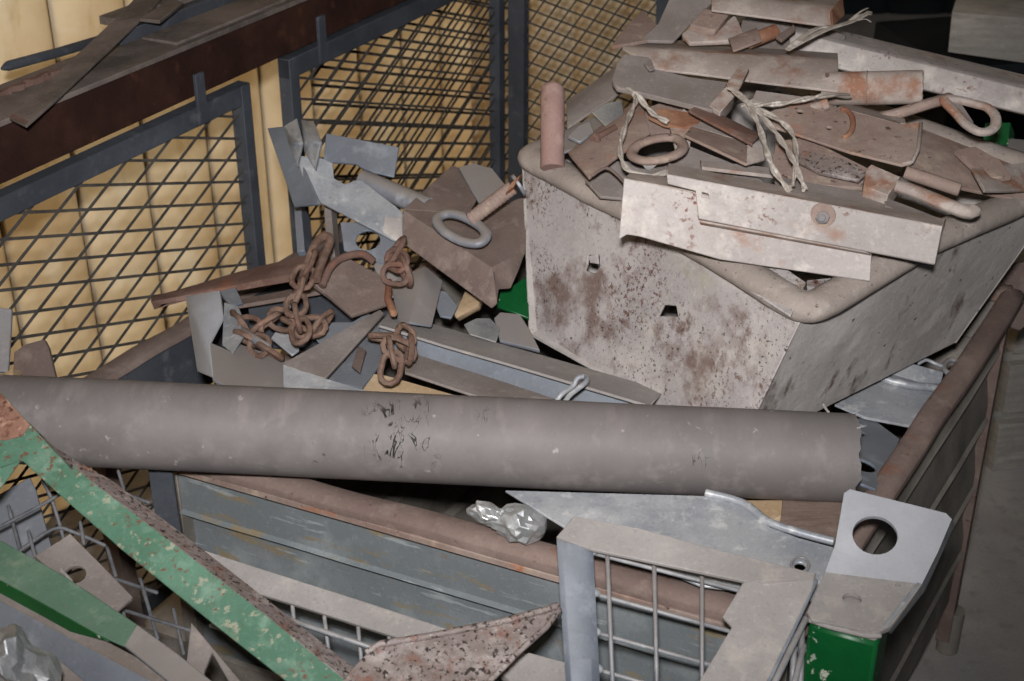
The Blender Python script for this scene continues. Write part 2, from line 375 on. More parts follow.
t.part('seam', join(*[obox(FP(k, 2.2, WOFF-.006), ED*.007, EN*.004, UP*2.2) for k in sm]), SEAM, label='brown seam strips in the grooves', bevel=0); t.done()
cor = FP(2.25, 0, WOFF)
struct('wall_back', corrugated(cor, EN, -ED, .62, 3.0, pitch=.15, ph=.2), YEL)
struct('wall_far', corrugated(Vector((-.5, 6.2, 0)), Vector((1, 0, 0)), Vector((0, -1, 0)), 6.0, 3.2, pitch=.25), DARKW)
# ------------------------------------------------------------------ mesh fence behind the bins
a1 = Vector(fcoord(26, 212.6)); a2 = Vector(fcoord(91, 209.7)); D1 = (a2-a1).normalized()
b1 = Vector(fcoord(5.9, 238)); b2 = Vector(fcoord(44, 191)); D2 = (b2-b1).normalized()
g1 = Vector(fcoord(22, 238.5))-Vector(fcoord(22, 213)); g2 = Vector(fcoord(36.7, 238))-Vector(fcoord(5.9, 238))
def clip(p, d, s0, s1, z0, z1):
    t0, t1 = -9, 9
    for q, v, lo_, hi in ((p.x, d.x, s0, s1), (p.y, d.y, z0, z1)):
        if abs(v) < 1e-9:
            if q < lo_ or q > hi: return None
            continue
        u0, u1 = (lo_-q)/v, (hi-q)/v
        if u0 > u1: u0, u1 = u1, u0
        t0, t1 = max(t0, u0), min(t1, u1)
    return (t0, t1) if t1-t0 > .01 else None
def expanded(to3, nrm, s0, s1, z0, z1, d1, d2, gp1, gp2, origin, wd=.0044):
    """expanded metal: two crossing families of narrow strands"""
    gs = []
    for d, g, k0 in ((d1, gp1, 0), (d2, gp2, 1)):
        for k in range(-90, 90):
            p = origin+g*k; c = clip(p, d, s0, s1, z0, z1)
            if not c: continue
            A = to3(*(p+d*c[0])); B = to3(*(p+d*c[1])); t = (B-A).normalized(); sd = t.cross(nrm).normalized()
            gs.append(obox((A+B)/2+nrm*(.0012*(1 if k0 else -1)), (B-A)/2, sd*wd/2, nrm*.001))
    return join(*gs)
def fence_panel(label, s0, s1, z0, z1, hangers, left=True, fw=.034, pw=.024):
    t = Thing('mesh_fence_panel', label, 'fence panel', 'expanded metal fence panels under the beam')
    t.part('frame_rail', fbox(s0, s1, -.012, .012, z1-fw, z1), SLATE)
    t.part('frame_rail', fbox(s0, s1, -.012, .012, z0, z0+fw), SLATE)
    if left: t.part('frame_post', fbox(s0, s0+pw, -.013, .013, z0+.001, z1-.001), SLATE)
    t.part('frame_post', fbox(s1-pw, s1, -.013, .013, z0+.001, z1-.001), SLATE)
    t.part('expanded_mesh', expanded(lambda s, z: FP(s, z), EN, s0+pw, s1-pw, z0+fw, z1-fw, D1, D2, g1, g2, Vector(a1)), MESHM, bevel=0)
    for h in hangers: t.part('hanger_strap', fbox(h, h+.022, -.02, -.0135, z1-.03, z1+.055), SLATE)
    t.part('foot', fbox(s0, s0+.03, -.012, .012, 0, z0), SLATE, bevel=0); t.part('foot', fbox(s1-.03, s1, -.012, .012, 0, z0), SLATE, bevel=0)
    t.done()
fence_panel('dark framed expanded mesh fence panel at the far left, nearest the camera', -.75, .622, .12, .965, [.478])
fence_panel('dark framed expanded mesh fence panel behind the bracket with folded tabs', .735, 1.53, .12, .972, [.82], fw=.036, pw=.027)
t = Thing('mesh_fence_panel', 'second mesh sheet close behind the fence panel with folded bracket before it', 'fence panel')
t.part('expanded_mesh', expanded(lambda s, z: FP(s, z, .15), EN, 1.02, 1.9, .02, 1.02, D1, D2, g1, g2, Vector(a1)+Vector((.01, .011)), .0062), MESHM, bevel=0)
t.part('frame_rail', fbox(1.02, 1.9, .14, .16, 0, .03), SLATE); t.part('frame_post', fbox(1.88, 1.90, .14, .16, .03, 1.03), SLATE); t.part('frame_rail', fbox(1.02, 1.88, .14, .16, 1.0, 1.03), SLATE)
t.done()
# third panel, turned across the corner
t = Thing('mesh_fence_panel', 'small mesh panel with dark post in front of the back corner, behind the tub', 'fence panel')
c0 = P(518, 60, 3.38); c0.z = 0; X3 = EN
def T3(s, z): return c0+X3*s+UP*z
def t3box(s0, s1, z0, z1, o=.013): return obox(T3((s0+s1)/2, (z0+z1)/2), X3*(s1-s0)/2, ED*o, UP*(z1-z0)/2)
t.part('frame_post', t3box(-.02, .022, 0, 1.25), SLATE); t.part('frame_post', t3box(.345, .40, 0, 1.25), SLATE)
t.part('frame_rail', t3box(.022, .345, 1.21, 1.25), SLATE); t.part('frame_rail', t3box(.022, .345, .1, .14), SLATE)
t.part('expanded_mesh', expanded(T3, -ED, .022, .345, .14, 1.21, Vector((.95, -.2)).normalized(), Vector((.55, .8)).normalized(), Vector((0, .031)), Vector((.036, 0)), Vector((0, .5)), .004), MESHM, bevel=0)
t.done()
# the beam over the fence and what lies on it
t = Thing('rust_beam', 'long dark red rusty steel beam running above the mesh fence', 'beam')
t.part('beam', fbox(-.75, 2.15, 0.0, .1, .977, 1.058), DARKR)
t.part('dusty_flange', fbox(-.75, 2.15, -.006, .112, 1.058, 1.066), BEAMTOP)
t.done()
ZT = 1.0665
one('steel_plate', 'dusty flat steel plate lying lengthwise on the beam edge', 'steel plate', fbox(.47, 2.05, .004, .075, ZT, ZT+.005), BEAMTOP)
one('square_bar', 'dark square bar lying lengthwise on the beam beside the dusty plate', 'bar', fbox(.43, 2.1, .082, .102, ZT, ZT+.02), SLATE)
one('flat_bar', 'dusty flat bar overhanging the back of the beam', 'bar', fbox(.5, 2.1, .106, .19, ZT+.002, ZT+.016), BEAMTOP)
one('flat_bar', 'narrow dusty bar lying on top of the other bars on the beam', 'bar', fbox(.56, 2.0, .1, .15, ZT+.0205, ZT+.03), BEAMTOP)
one('steel_offcut', 'small dusty offcut at top left where the slanting bar meets the stack', 'offcut', prism([PZ(140, 22, 1.1), PZ(172, 2, 1.1), PZ(184, 6, 1.1), PZ(160, 24, 1.1)], UP*.006), BEAMTOP)
pl = plane(PZ(10, 118, ZT+.008), PZ(25, 125, ZT+.008), PZ(160, 0, ZT+.04))
t = Thing('flat_bar', 'dusty flat bar slanting steeply across the beam at top left', 'bar')
t.part('bar', plate(pl, [(9, 117), (26, 125), (60, 95), (100, 57), (152, 8), (166, -8), (140, -8), (120, 14), (90, 42), (50, 79)], t=.005), BEAMTOP)
t.part('rust_end', plate((pl[0]+pl[1]*.0012, pl[1]), [(9.5, 117), (25, 124), (28, 121), (13, 114)], t=.001), RUST, label='rusty end of the bar', bevel=0)
t.done()
one('pointed_bar', 'dark pointed bar sticking out left in front of the yellow wall', 'bar', tube([(1, 69, 2.26), (8, 66, 2.27), (60, 52, 2.36), (110, 37, 2.46)], .0085, 6, taper=[.25, 1, 1, 1]), SLATE)
gs = []
for k in range(16):
    x = 4+k*3.6; y = 95-k*1.35+random.uniform(-1, 1); p = PZ(x, y, ZT)+UP*.004
    gs.append(obox(p, Vector((random.uniform(.004, .008), .003, .001)), Vector((-.002, random.uniform(.003, .006), 0)), Vector((.001, 0, random.uniform(.003, .007)))))
t = Thing('rust_flakes', 'crumbled rust flakes along the back of the beam at far left', 'debris', kind='stuff'); t.part('rust_flakes', join(*gs), RUST, bevel=0); t.done()
# ------------------------------------------------------------------ the big bin
BL_, BR_ = Vector((-.456, 1.597, 0)), Vector((.303, 1.244, 0)); BV = Vector((.487, .804, 0)); BB_R, BB_L = BR_+BV, BL_+BV
prof = [(0, .705), (0, .632), (.006, .628), (-.016, .618), (-.018, .575), (-.004, .53), (-.004, .505), (.006, .50), (-.016, .49), (-.018, .44), (-.004, .395), (-.004, .37), (.006, .365), (-.016, .355), (-.018, .3), (-.004, .26), (-.004, .235), (.006, .23), (-.012, .22), (-.012, .12)]
def bin_wall(a, b, f=1.):
    d = (b-a).normalized(); out = d.cross(UP)
    A = [a+d*.004+out*o*f+UP*z for o, z in prof]; B = [b-d*.004+out*o*f+UP*z for o, z in prof]
    return strip(A, B, .003, dent=.002, step=.09)
t = Thing('steel_bin', 'large rusty rimmed steel bin holding the scrap heap under the grey pipe', 'bin')
i = t.part('front_wall', bin_wall(BL_, BR_), BINST, bevel=0)
t.part('side_wall', bin_wall(BR_, BB_R, .55), BINSTR, label='dark ribbed side wall', bevel=0)
t.part('side_wall', bin_wall(BB_L, BL_), BINSTR, bevel=0); t.part('back_wall', bin_wall(BB_R, BB_L), BINSTR, bevel=0)
OUTF = (BR_-BL_).normalized().cross(UP)
ctr = (BL_+BR_+BB_L+BB_R)/4
t.part('bin_floor', prism([BL_.lerp(ctr, .03)+UP*.12, BR_.lerp(ctr, .03)+UP*.12, BB_R.lerp(ctr, .03)+UP*.12, BB_L.lerp(ctr, .03)+UP*.12], UP*.01), BINSTR, bevel=0)
def rim(a, b, w=.036, h=.02, z=.722):
    a, b = a+UP*z, b+UP*z; d = (b-a).normalized(); s = d.cross(UP)
    n = 26; G = []
    for k in range(n+1):
        p = a.lerp(b, k/n)+noise.noise_vector(a.lerp(b, k/n)*7)*.0035
        G.append([p+s*x*w/2+UP*y*h/2 for x, y in ((-1, -1), (1, -1), (1.05, .3), (.6, .95), (-.6, 1), (-1, .5))])
    V = [q for g in G for q in g]; F = []
    for k in range(n):
        for j in range(6): F.append([k*6+j, k*6+(j+1) % 6, (k+1)*6+(j+1) % 6, (k+1)*6+j])
    F += [[5, 4, 3, 2, 1, 0], [n*6+j for j in range(6)]]
    return V, F
ins = -Vector((BV.y, -BV.x, 0)).normalized()*-.004
for a, b, w in ((BL_, BR_, .036), (BR_+ins, BB_R+ins, .034), (BB_R, BB_L, .036), (BB_L, BL_, .036)): t.part('rim', rim(a, b, w), RIM, label='rusty dusted rim')
t.part('rust_seam', beam(BL_+UP*.7085+OUTF*.0145, BR_+UP*.7085+OUTF*.0145, .010, .009), RUSTP, label='orange rusty seam under the rim')
for c in (BL_, BR_, BB_R, BB_L):
    o = (c-ctr).normalized(); d1_ = (ED if (c-ctr).dot(ED) > 0 else -ED)
    k = t.part('corner_post', beam(c-o*.012+UP*.03, c-o*.012+UP*.70, .024, .024, up=ED), RIM if c is BB_R else BINSTR)
    t.part('foot', tube([c+UP*.0, c+UP*.09], .02, 12), BINSTR)
t.done()
# ------------------------------------------------------------------ low front crate the loose frames stand in
CL, CR = Vector((-.62, 1.597, 0)), Vector((.285, 1.165, 0)); CN = Vector((-.42, -.907, 0))
CFL, CFR = CL+CN*.6, CR+CN*.6; cc = (CL+CR+CFL+CFR)/4
t = Thing('steel_crate', 'low dark steel crate under the loose mesh frames at the front', 'crate')
for nm, a, b in (('back_wall', CL, CR), ('side_wall', CR, CFR), ('front_wall', CFR, CFL), ('side_wall', CFL, CL)):
    t.part(nm, obox((a+b)/2+UP*.27, (b-a)/2, (b-a).normalized().cross(UP)*.004, UP*.2), BINSTR)
t.part('crate_floor', prism([q+UP*.07 for q in (CL, CR, CFR, CFL)], UP*.008), BINSTR)
for q in (CL, CR, CFR, CFL): t.part('foot', obox(q.lerp(cc, .04)+UP*.035, Vector((.03, 0, 0)), Vector((0, .03, 0)), UP*.0348), BINSTR)
t.done()
# rusty rail beside the bin
ra, rb = PZ(50, 404, .70), PZ(345, 226, .70); rd = (rb-ra).normalized(); rs = Vector((rd.y, -rd.x, 0))
t = Thing('rusty_rail', 'rusty steel rail on legs between the mesh fence and the big bin', 'rail')
t.part('rail_top', strip([ra-rs*.022-UP*.02, ra-rs*.012, ra+rs*.018, ra+rs*.022-UP*.01], [rb-rs*.022-UP*.02, rb-rs*.012, rb+rs*.018, rb+rs*.022-UP*.01], .005, dent=.004), DUSTB)
t.part('rail_side', strip([ra+rs*.014-UP*.008, ra+rs*.014-UP*.12], [rb+rs*.014-UP*.008, rb+rs*.014-UP*.12], .005, dent=.003), SLATE)
for u in (.12, .85): t.part('leg', beam(ra.lerp(rb, u)-rs*.003-UP*.70, ra.lerp(rb, u)-rs*.003-UP*.005, .03, .03, up=rd), DUSTB)
t.done()
# ------------------------------------------------------------------ the grey pipe
pa, pb = (-70, 415.2, 1.80), (852, 458.6, 1.765)
hp = hollow_tube(pa, pb, .0548, .005, n=56, jag=.0045, seg=40)
def warp(v):
    return v+noise.noise_vector(v*5)*.0015
hp = ([warp(v) for v in hp[0]], hp[1])
pbase = Vector((sum(v.x for v in hp[0])/len(hp[0]), sum(v.y for v in hp[0])/len(hp[0]), min(v.z for v in hp[0])))
SCR = [(P(385, 432, 1.725)-pbase, .062, 45, (0, .3, .8)), (P(376, 425, 1.725)-pbase, .05, 80, (.5, 0, -.5)), (P(468, 408, 1.725)-pbase, .022, 70, (0, 0, 1.4)), (P(296, 458, 1.725)-pbase, .022, 80, (0, .4, .2)), (P(684, 462, 1.71)-pbase, .016, 80, (0, .1, 1.3))]
t = Thing('plastic_pipe', 'long dusty grey pipe with scratches lying right across the bin', 'pipe')
t.part('pipe', hp, pipe_mat(), bevel=0)
gs = []
rnd = random.Random(5)
for k in range(22):
    th = rnd.uniform(-1.2, 1.9); u = rnd.uniform(0, .006)
    ax = (P(*pb)-P(*pa)).normalized(); e1 = ax.cross(UP).normalized(); e2 = e1.cross(ax)
    c = P(*pb)+(-e1*-math.cos(th)*-1+e2*math.sin(th))*.0535
    d = (ax*rnd.uniform(.4, 1)+e2*rnd.uniform(-.6, .6)+e1*rnd.uniform(-.5, .5)).normalized()
    gs.append(tube([c-ax*.004, c+d*rnd.uniform(.004, .012)], .0011, 4, taper=[1, .3]))
t.part('burr', join(*gs), GALVL, label='pale shreds on the sawn end', bevel=0)
t.done()
# ------------------------------------------------------------------ the grey tub
ZB, ZR = .745, .965
TL, TN = PZ(523, 166, ZR), PZ(806, 309, ZR); TR = TN+(PZ(1024, 208, ZR)-TN)*1.22; TB = TL+TR-TN
bBL, bBN, bBR = PZ(530, 336, ZB), PZ(737, 452, ZB), PZ(955, 343, ZB); bBB = bBL+bBR-bBN
def pix(p):
    v = p-CAM; d = v.y*CT-v.z*ST; return (512+FPX*v.x/d, 340.5-FPX*(v.y*ST+v.z*CT)/d)
t = Thing('steel_tub', 'battered grey steel tub heaped with small scrap, on top of the bin', 'tub')
pf = plane(TL, TN, (bBL+bBN)/2)
def sq(cx, cy, pts_): return [PL(cx+x, cy+y, pf) for x, y in pts_]
h1 = sq(591, 264, [(-3, -9), (8, -9), (9, 2), (4, 10), (-6, 7), (-4, 0)]); h2 = sq(668, 315, [(-4, -10), (8, -9), (10, 3), (2, 3), (-10, 2)])
t.part('front_wall', plate(pf, [pix(TL), pix(TN), pix(bBN), pix(bBL)], [h1, h2], .004), TUB)
for hx, hy, ol in ((596, 259, [(588, 256), (598, 254), (599, 264), (590, 263)]), (666, 326, [(659, 316), (678, 317), (672, 337), (664, 335)])):
    pp = (pf[0]+pf[1]*.002, (pf[1]+Vector((0, 0, .18))).normalized()); c = PL(hx, hy, pf)
    t.part('bent_tab', plate((c+pf[1]*.0015, pf[1]), ol, t=.0012), TUB)
t.part('side_wall', sheet([TN, TR, bBR, bBN], [[0, 1, 2, 3]], .004), TUBS, label='smeared grey side')
t.part('side_wall', sheet([TL, TB, bBB, bBL], [[0, 1, 2, 3]], .004), TUBS); t.part('back_wall', sheet([TB, TR, bBR, bBB], [[0, 1, 2, 3]], .004), TUBS)
t.part('tub_floor', prism([bBL, bBN, bBR, bBB], UP*.004), TUBS)
rc = []
cs = [TL, TN, TR, TB]
for k in range(4):
    c, p, n_ = cs[k], cs[k-1], cs[(k+1) % 4]
    rc += [c+(p-c).normalized()*.10, c+(p-c).normalized()*.035, c+((p-c).normalized()+(n_-c).normalized())*.006, c+(n_-c).normalized()*.035, c+(n_-c).normalized()*.10]
rp = smooth_path(rc, 5, closed=True)
rp = [p+noise.noise_vector(p*8)*.005+UP*(.012-.016*math.exp(-((p-TN).length/.13)**2))+((TL+TR)/2-p).normalized()*.004 for p in rp]
t.part('rim', tube(rp, .0235, 12, flat=.78, up=UP, closed=True), TUBR, label='rolled rim')
t.part('corner_lip', sheet([PL(712, 259, pf)+pf[1]*.016, PL(804, 314, pf)+pf[1]*.024, PZ(806, 282, ZR+.016), PZ(760, 250, ZR+.016)], [[0, 1, 2, 3]], .004), TUB)
t.part('corner_lip', sheet([TN+UP*.006+Vector((0, -.012, -.006)), PZ(858, 287, ZR), PZ(846, 276, ZR+.008), PZ(806, 280, ZR+.004)], [[0, 1, 2, 3]], .004), TUB)
t.done()
# ------------------------------------------------------------------ scrap heaped in the tub
def q(x, y, o=0.): return (x, y, 1.93+.0016*(180-y)-o)
def fp(outline, t=.005, holes=(), o=0., tilt=None):
    """flat piece resting on the slope of the heap"""
    xs = [p[0] for p in outline]; ys = [p[1] for p in outline]
    a, b, c = q(min(xs), max(ys), o), q(max(xs), max(ys), o), q((min(xs)+max(xs))/2, min(ys), o)
    if tilt: a, b, c = (a[0], a[1], a[2]+tilt[0]), (b[0], b[1], b[2]+tilt[1]), (c[0], c[1], c[2]+tilt[2])
    pl = plane(a, b, c); return pl, plate(pl, outline, [circle(pl, *h) for h in holes], t)
# two long angles across the front
plA = plane((700, 218, 1.735), (935, 264, 1.725), (820, 197, 1.75))
hA = [PL(x, y, plA) for x, y in ((702, 191), (709, 193), (709, 198), (702, 197))]
t = Thing('steel_angle', 'pale steel angle with a bolt, foremost across the top of the tub', 'steel angle')
t.part('face', plate(plA, [(667, 174), (943, 226), (935, 264), (699, 218), (696, 190), (668, 183)], [hA], .004), PALEW)
t.part('flange', sheet([PL(667, 174, plA), PL(943, 226, plA), (946, 219, 1.80), (668, 163, 1.815)], [[0, 1, 2, 3]], .004), PALE)
cb = PL(822, 218, plA)
t.part('washer', prism(circle((cb+plA[1]*.0005, plA[1]), 823, 215, .0155, 20), plA[1]*.002), RUSTP)
k = t.part('bolt', prism(circle((cb+plA[1]*.0022, plA[1]), 822, 219, .0085, 6), plA[1]*.007), GALV, label='grey bolt head')
t.part('bolt_tip', prism(circle((cb+plA[1]*.009, plA[1]), 821.5, 219, .0045, 12), plA[1]*.004), GALV, parent=k)
t.done()
t = Thing('steel_angle', 'whitish steel angle behind the bolted one, overhanging the tub front at left', 'steel angle')
plB = plane((619, 239, 1.76), (870, 281, 1.745), (740, 205, 1.765))
t.part('face', plate(plB, [(624, 178), (720, 198), (872, 253), (870, 281), (720, 259), (640, 236), (627, 234), (619, 239)], t=.004), PALEW)
t.part('flange', sheet([PL(624, 178, plB), PL(760, 204, plB), (762, 192, 1.83), (632, 171, 1.835)], [[0, 1, 2, 3]], .004), PALE)
t.part('fold', sheet([PL(700, 220, plA)-plA[1]*.006, PL(868, 251, plA)-plA[1]*.006, PL(871, 256, plB)+plB[1]*.001, PL(700, 225, plB)+plB[1]*.001], [[0, 1, 2, 3]], .003), PALE)
t.done()
# long channel near the top
t = Thing('steel_channel', 'long pale channel lying level across the top of the heap', 'steel channel')
t.part('channel', strip([q(620, 37, -.06), q(623, 48, .06), q(652, 69, .055)], [q(838, 50, -.06), q(838, 61, .07), q(838, 91, .065)], .004, seed=1), PALE)
c = P(*q(827, 75.5, .088)); t.part('rivet', prism(circle((c, plA[1]), 827, 75, .003, 10), plA[1]*.002), RUST)
t.done()
# folded bracket with tongue under it
t = Thing('folded_bracket', 'dusty folded bracket with a bent tongue, under the long channel', 'bracket')
plC, g = fp([(612, 80), (617, 62), (624, 54), (649, 57), (655, 69), (690, 77), (728, 82), (712, 110), (660, 97), (617, 87)], .008, o=.1, tilt=(0, 0, .02))
t.part('plate', g, DUSTY)
t.part('end_face', prism([PL(709, 106, plC)+plC[1]*.001, PL(729, 83, plC)+plC[1]*.001, PL(735, 96, plC)+plC[1]*.001, PL(720, 113, plC)+plC[1]*.001], -plC[1]*.02), PALE)
t.part('tongue', strip([q(727, 83, .115), q(737, 93, .12)], [q(742, 61, .10), q(749, 69, .105)], .005, seed=4), PALE)
t.part('bent_corner', strip([q(651, 58, .11), q(644, 63, .115)], [q(655, 69, .115), q(650, 70, .12)], .003, seed=6), DUSTY)
t.done()
pl_, g = fp([(640, 40), (658, 24), (672, -8), (724, -8), (704, 9), (673, 41)], .006, o=.03)
one('flat_bar', 'wide dusty flat bar slanting up out of the top of the photo', 'bar', g, DUSTY)
pl_, g = fp([(612, 46), (626, 25), (643, 10), (658, 25), (648, 40)], .006, o=.035, tilt=(-.02, 0, .05))
one('corner_plate', 'rusty pointed corner plate at the upper left tip of the heap', 'plate', g, RUSTP)
pl_, g = fp([(690, 24), (704, 9), (727, 10), (728, 16), (715, 30), (700, 27)], .012, o=.06)
one('hexagonal_plate', 'small rust mottled angular block lying near the top of the heap', 'block', g, RUSTP)
pl_, g = fp([(682, 34), (693, 25), (716, 31), (735, 14), (744, 33), (738, 40), (690, 42)], .008, o=.04)
one('bent_plate', 'small bent brown plate under the angular block', 'plate', g, PALE)
t = Thing('steel_channel', 'pale channel with an orange rusted end at the very top', 'steel channel')
t.part('channel', strip([q(738, -20, -.03), q(712, -5, .1), q(712, 10, .095)], [q(842, -3, -.01), q(832, 10, .1), q(832, 26, .095)], .004, seed=2), PALE)
t.part('end_plate', sheet([q(832, 9, .102), q(843, -3, .02), q(845, 15, .05), q(833, 26, .112)], [[0, 1, 2, 3]], .004), RUSTO, label='orange rusted end')
t.done()
rib = lambda p, r: tube(smooth_path([q(*a) for a in p], 4), r, 6, flat=.28, up=UP)
t = Thing('packing_strap', 'frayed pale packing strap sticking up at the top right of the heap', 'strap')
t.part('strap', rib([(787, 50, .12), (805, 40, .12), (828, 29, .11), (850, 22, .1), (870, 12, .08)], .0058), WIRE)
t.part('strap', rib([(790, 47, .12), (808, 33, .12), (822, 27, .11), (838, 26, .1)], .0052), WIRE)
t.part('fray', join(rib([(845, 22, .1), (858, 20, .1), (866, 19, .1), (871, 22, .1)], .002), rib([(850, 21, .1), (862, 14, .1), (872, 15, .09)], .002), rib([(850, 20, .1), (860, 12, .1), (868, 8, .09)], .0022)), WIRE)
t.done()
t = Thing('steel_beam', 'long pale rust spotted beam running out of the photo at upper right', 'beam')
t.part('beam', strip([(790, 18, 2.27), (790, 31, 2.17), (790, 56, 2.16)], [(1050, 81, 2.18), (1050, 95, 2.08), (1050, 119, 2.07)], .006, seed=3), PALEW)
t.part('lower_lip', strip([(790, 56, 2.17), (800, 61, 2.20)], [(1050, 119, 2.08), (1050, 122, 2.11)], .006, seed=3), RUSTP)
t.done()
t = Thing('tube_stub', 'short dented pale tube beside the end of the long channel', 'tube')
def hot(a, b, r, sq=1.0, jag=.002, seg=10): return hollow_tube(a, b, r, .003, n=28, jag=jag, seg=seg)
t.part('tube', hot(q(822, 89, .03), q(923, 87, .07), .0235), PALE)
ax0, ax1 = P(*q(822, 89, .03)), P(*q(923, 87, .07)); tt = (ax1-ax0).normalized(); e1 = tt.cross(UP).normalized(); e2 = e1.cross(tt); cm = ax0.lerp(ax1, .45)
t.part('weld_seam', tube([cm+e1*math.cos(k*.2618)*.0238+e2*math.sin(k*.2618)*.0238 for k in range(24)], .0012, 5, closed=True), RUSTP)
t.done()
t = Thing('steel_angle', 'rust streaked angle with an orange bolt hole, right of the cords', 'steel angle')
plD, g = fp([(768, 112), (793, 102), (815, 100), (838, 107), (900, 124), (921, 122), (917, 150), (912, 163), (902, 165), (850, 152), (775, 127)], .004, o=.08, holes=[(829, 128, .0038), (800, 112, .0045)], tilt=(0, 0, .015))
t.part('face', g, RUSTP)
t.part('flange', sheet([PL(838, 107, plD), PL(900, 124, plD), q(905, 118, .0), q(845, 102, .0)], [[0, 1, 2, 3]], .004), PALE)
t.part('rust_ring', tube([PL(842+11*math.cos(a), 124+14*math.sin(a), plD)+plD[1]*.001 for a in [x*.25-1.7 for x in range(14)]], .0042, 6), RUSTO, label='orange rust ring')
t.part('end_lip', tube([PL(921, 123, plD), PL(918, 150, plD), PL(912, 162, plD), PL(902, 164, plD)], .003, 6), PALE)
t.done()
t = Thing('hook_rod', 'rusty rod ending in a flat hooked eye at right below the pale beam', 'hook')
t.part('rod', tube(smooth_path([q(872, 120, .0), q(900, 113, .02), (925, 105, 2.0), (950, 98, 2.01)], 4), .0115, 8, flat=.7), RUSTP)
plE = plane((943, 97, 1.995), (998, 125, 1.97), (958, 118, 1.97))
t.part('hook_eye', tube(smooth_path([PL(x, y, plE) for x, y in ((944, 100), (958, 100), (975, 104), (988, 108), (996, 118), (993, 129), (980, 132), (966, 124), (955, 112))], 4, closed=True), .0075, 8, flat=.8, up=UP, closed=True), PALE)
t.part('hook_web', plate(plE, [(946, 100), (960, 101), (974, 122), (966, 124), (952, 112)], t=.005), DUSTY)
if 0: t.part('hook_eye', plate(plE, [(941, 97), (955, 97), (962, 112), (972, 105), (986, 106), (997, 118), (998, 126), (990, 134), (976, 135), (958, 122), (942, 113)], [[PL(x, y, plE) for x, y in ((971, 106), (975, 107), (986, 121), (983, 123))]], .007), PALE)
t.done()
t = Thing('box_section', 'short rusty box section under the cords, open end towards the front', 'box section')
t.part('side', strip([q(692, 126, .06), q(685, 135, .1), ], [q(749, 143, .07), q(747, 164, .1)], .004, seed=7), RUSTP)
t.part('end_plate', sheet([q(747, 144, .1), q(762, 140, .09), q(765, 159, .09), q(747, 164, .1)], [[0, 1, 2, 3]], .004), PALE)
t.part('top_strip', strip([q(700, 104, .08), q(689, 109, .11), q(691, 112, .11)], [q(762, 135, .09), q(753, 142, .12), q(752, 145, .12)], .004, seed=8), RUST)
t.part('lid', sheet([q(692, 126, .06), q(700, 118, .04), q(758, 139, .06), q(749, 143, .07)], [[0, 1, 2, 3]], .003), PALE)
t.done()
t = Thing('steel_angle', 'brown rusty angle slanting up from the tub rim beside the looped cord', 'steel angle')
t.part('angle', strip([q(566, 151, .0), q(572, 156, .05), q(589, 177, .06)], [q(636, 100, .0), q(643, 105, .04), q(650, 132, .05)], .005, seed=9), RUSTP)
t.done()
ring = smooth_path([q(632, 153, .07), q(638, 145, .07), q(655, 139, .07), (674, 138, 1.925), q(683, 145, .08), q(679, 153, .09), q(664, 159, .09), q(646, 161, .09), q(635, 158, .08)], 5, closed=True)
one('ring_eye', 'flattened rusty iron ring lying in front of the looped cord', 'ring', tube(ring, .0078, 10, flat=.7, up=UP, closed=True), RUSTP)
def cord(label, p, r=.0034, twist=True):
    t = Thing('cord', label, 'cord', 'twisted pale cords on the heap')
    c = smooth_path([q(*a) for a in p], 8)
    if twist:
        for s in (0, 1):
            g = []
            for i, v in enumerate(c):
                a = i*.38+s*math.pi; tv = (c[min(i+1, len(c)-1)]-c[max(i-1, 0)]).normalized(); e1 = tv.cross(UP).normalized(); e2 = e1.cross(tv)
                g.append(v+e1*math.cos(a)*r*.55+e2*math.sin(a)*r*.55)
            t.part('strand', tube(g, r*.62, 6), WIRE, bevel=0)
    else: t.part('strand', tube(c, r, 6), WIRE, bevel=0)
    t.done()
cord('pale twisted cord drooping in a loop at the left side of the heap', [(628, 88, .1), (636, 98, .1), (631, 112, .11), (624, 130, .12), (620, 150, .12), (626, 168, .12), (645, 176, .11), (668, 172, .1), (684, 168, .09)])
cord('pale twisted cord hanging from the bracket tongue down past the box section', [(729, 88, .14), (745, 100, .14), (754, 115, .15), (762, 135, .15), (768, 155, .15), (775, 172, .14), (790, 192, .13)], .0037)
cord('pale twisted cord, middle one of the three hanging on the front of the heap', [(740, 96, .14), (756, 110, .15), (772, 128, .15), (782, 142, .15), (792, 158, .15), (798, 172, .14), (805, 190, .13)], .0037)
cord('thin pale cord curving at the right of the three hanging cords', [(752, 106, .12), (775, 118, .14), (790, 130, .14), (796, 147, .14), (796, 165, .14), (792, 186, .13)], .0034)
cord('pale cord running level to the right beneath the long channel', [(742, 106, .12), (760, 105, .13), (785, 103, .13), (810, 98, .13), (830, 95, .12), (850, 96, .08)], .0034)
cord('short shiny cord crossing beside the bracket end', [(636, 92, .13), (645, 105, .11), (655, 115, .1), (668, 122, .09)], .0036)
t = Thing('steel_tube', 'upright pinkish rusty tube standing in the left corner of the tub', 'tube')
t.part('tube', tube([(552.5, 168, 2.03), (552.5, 120, 2.045), (552.5, 90, 2.06), (552.5, 86, 2.062)], .0172, 20, taper=[1, 1, 1, .8]), PINK)
t.done()
t = Thing('steel_angle', 'grey angle leaning up from the pinkish tube towards the heap', 'steel angle')
t.part('angle', strip([q(566, 101, -.06), q(567, 113, -.02), q(567, 128, -.02)], [q(616, 66, -.06), q(618, 76, .0), q(621, 92, .0)], .004, seed=11), DUSTY); t.done()
t = Thing('steel_offcut', 'bluish dusty offcut wedged behind the pinkish tube', 'offcut')
t.part('offcut', strip([q(564, 130, -.03), q(564, 152, .01)], [q(604, 112, -.02), q(616, 134, .01)], .004, seed=12), GALV); t.done()
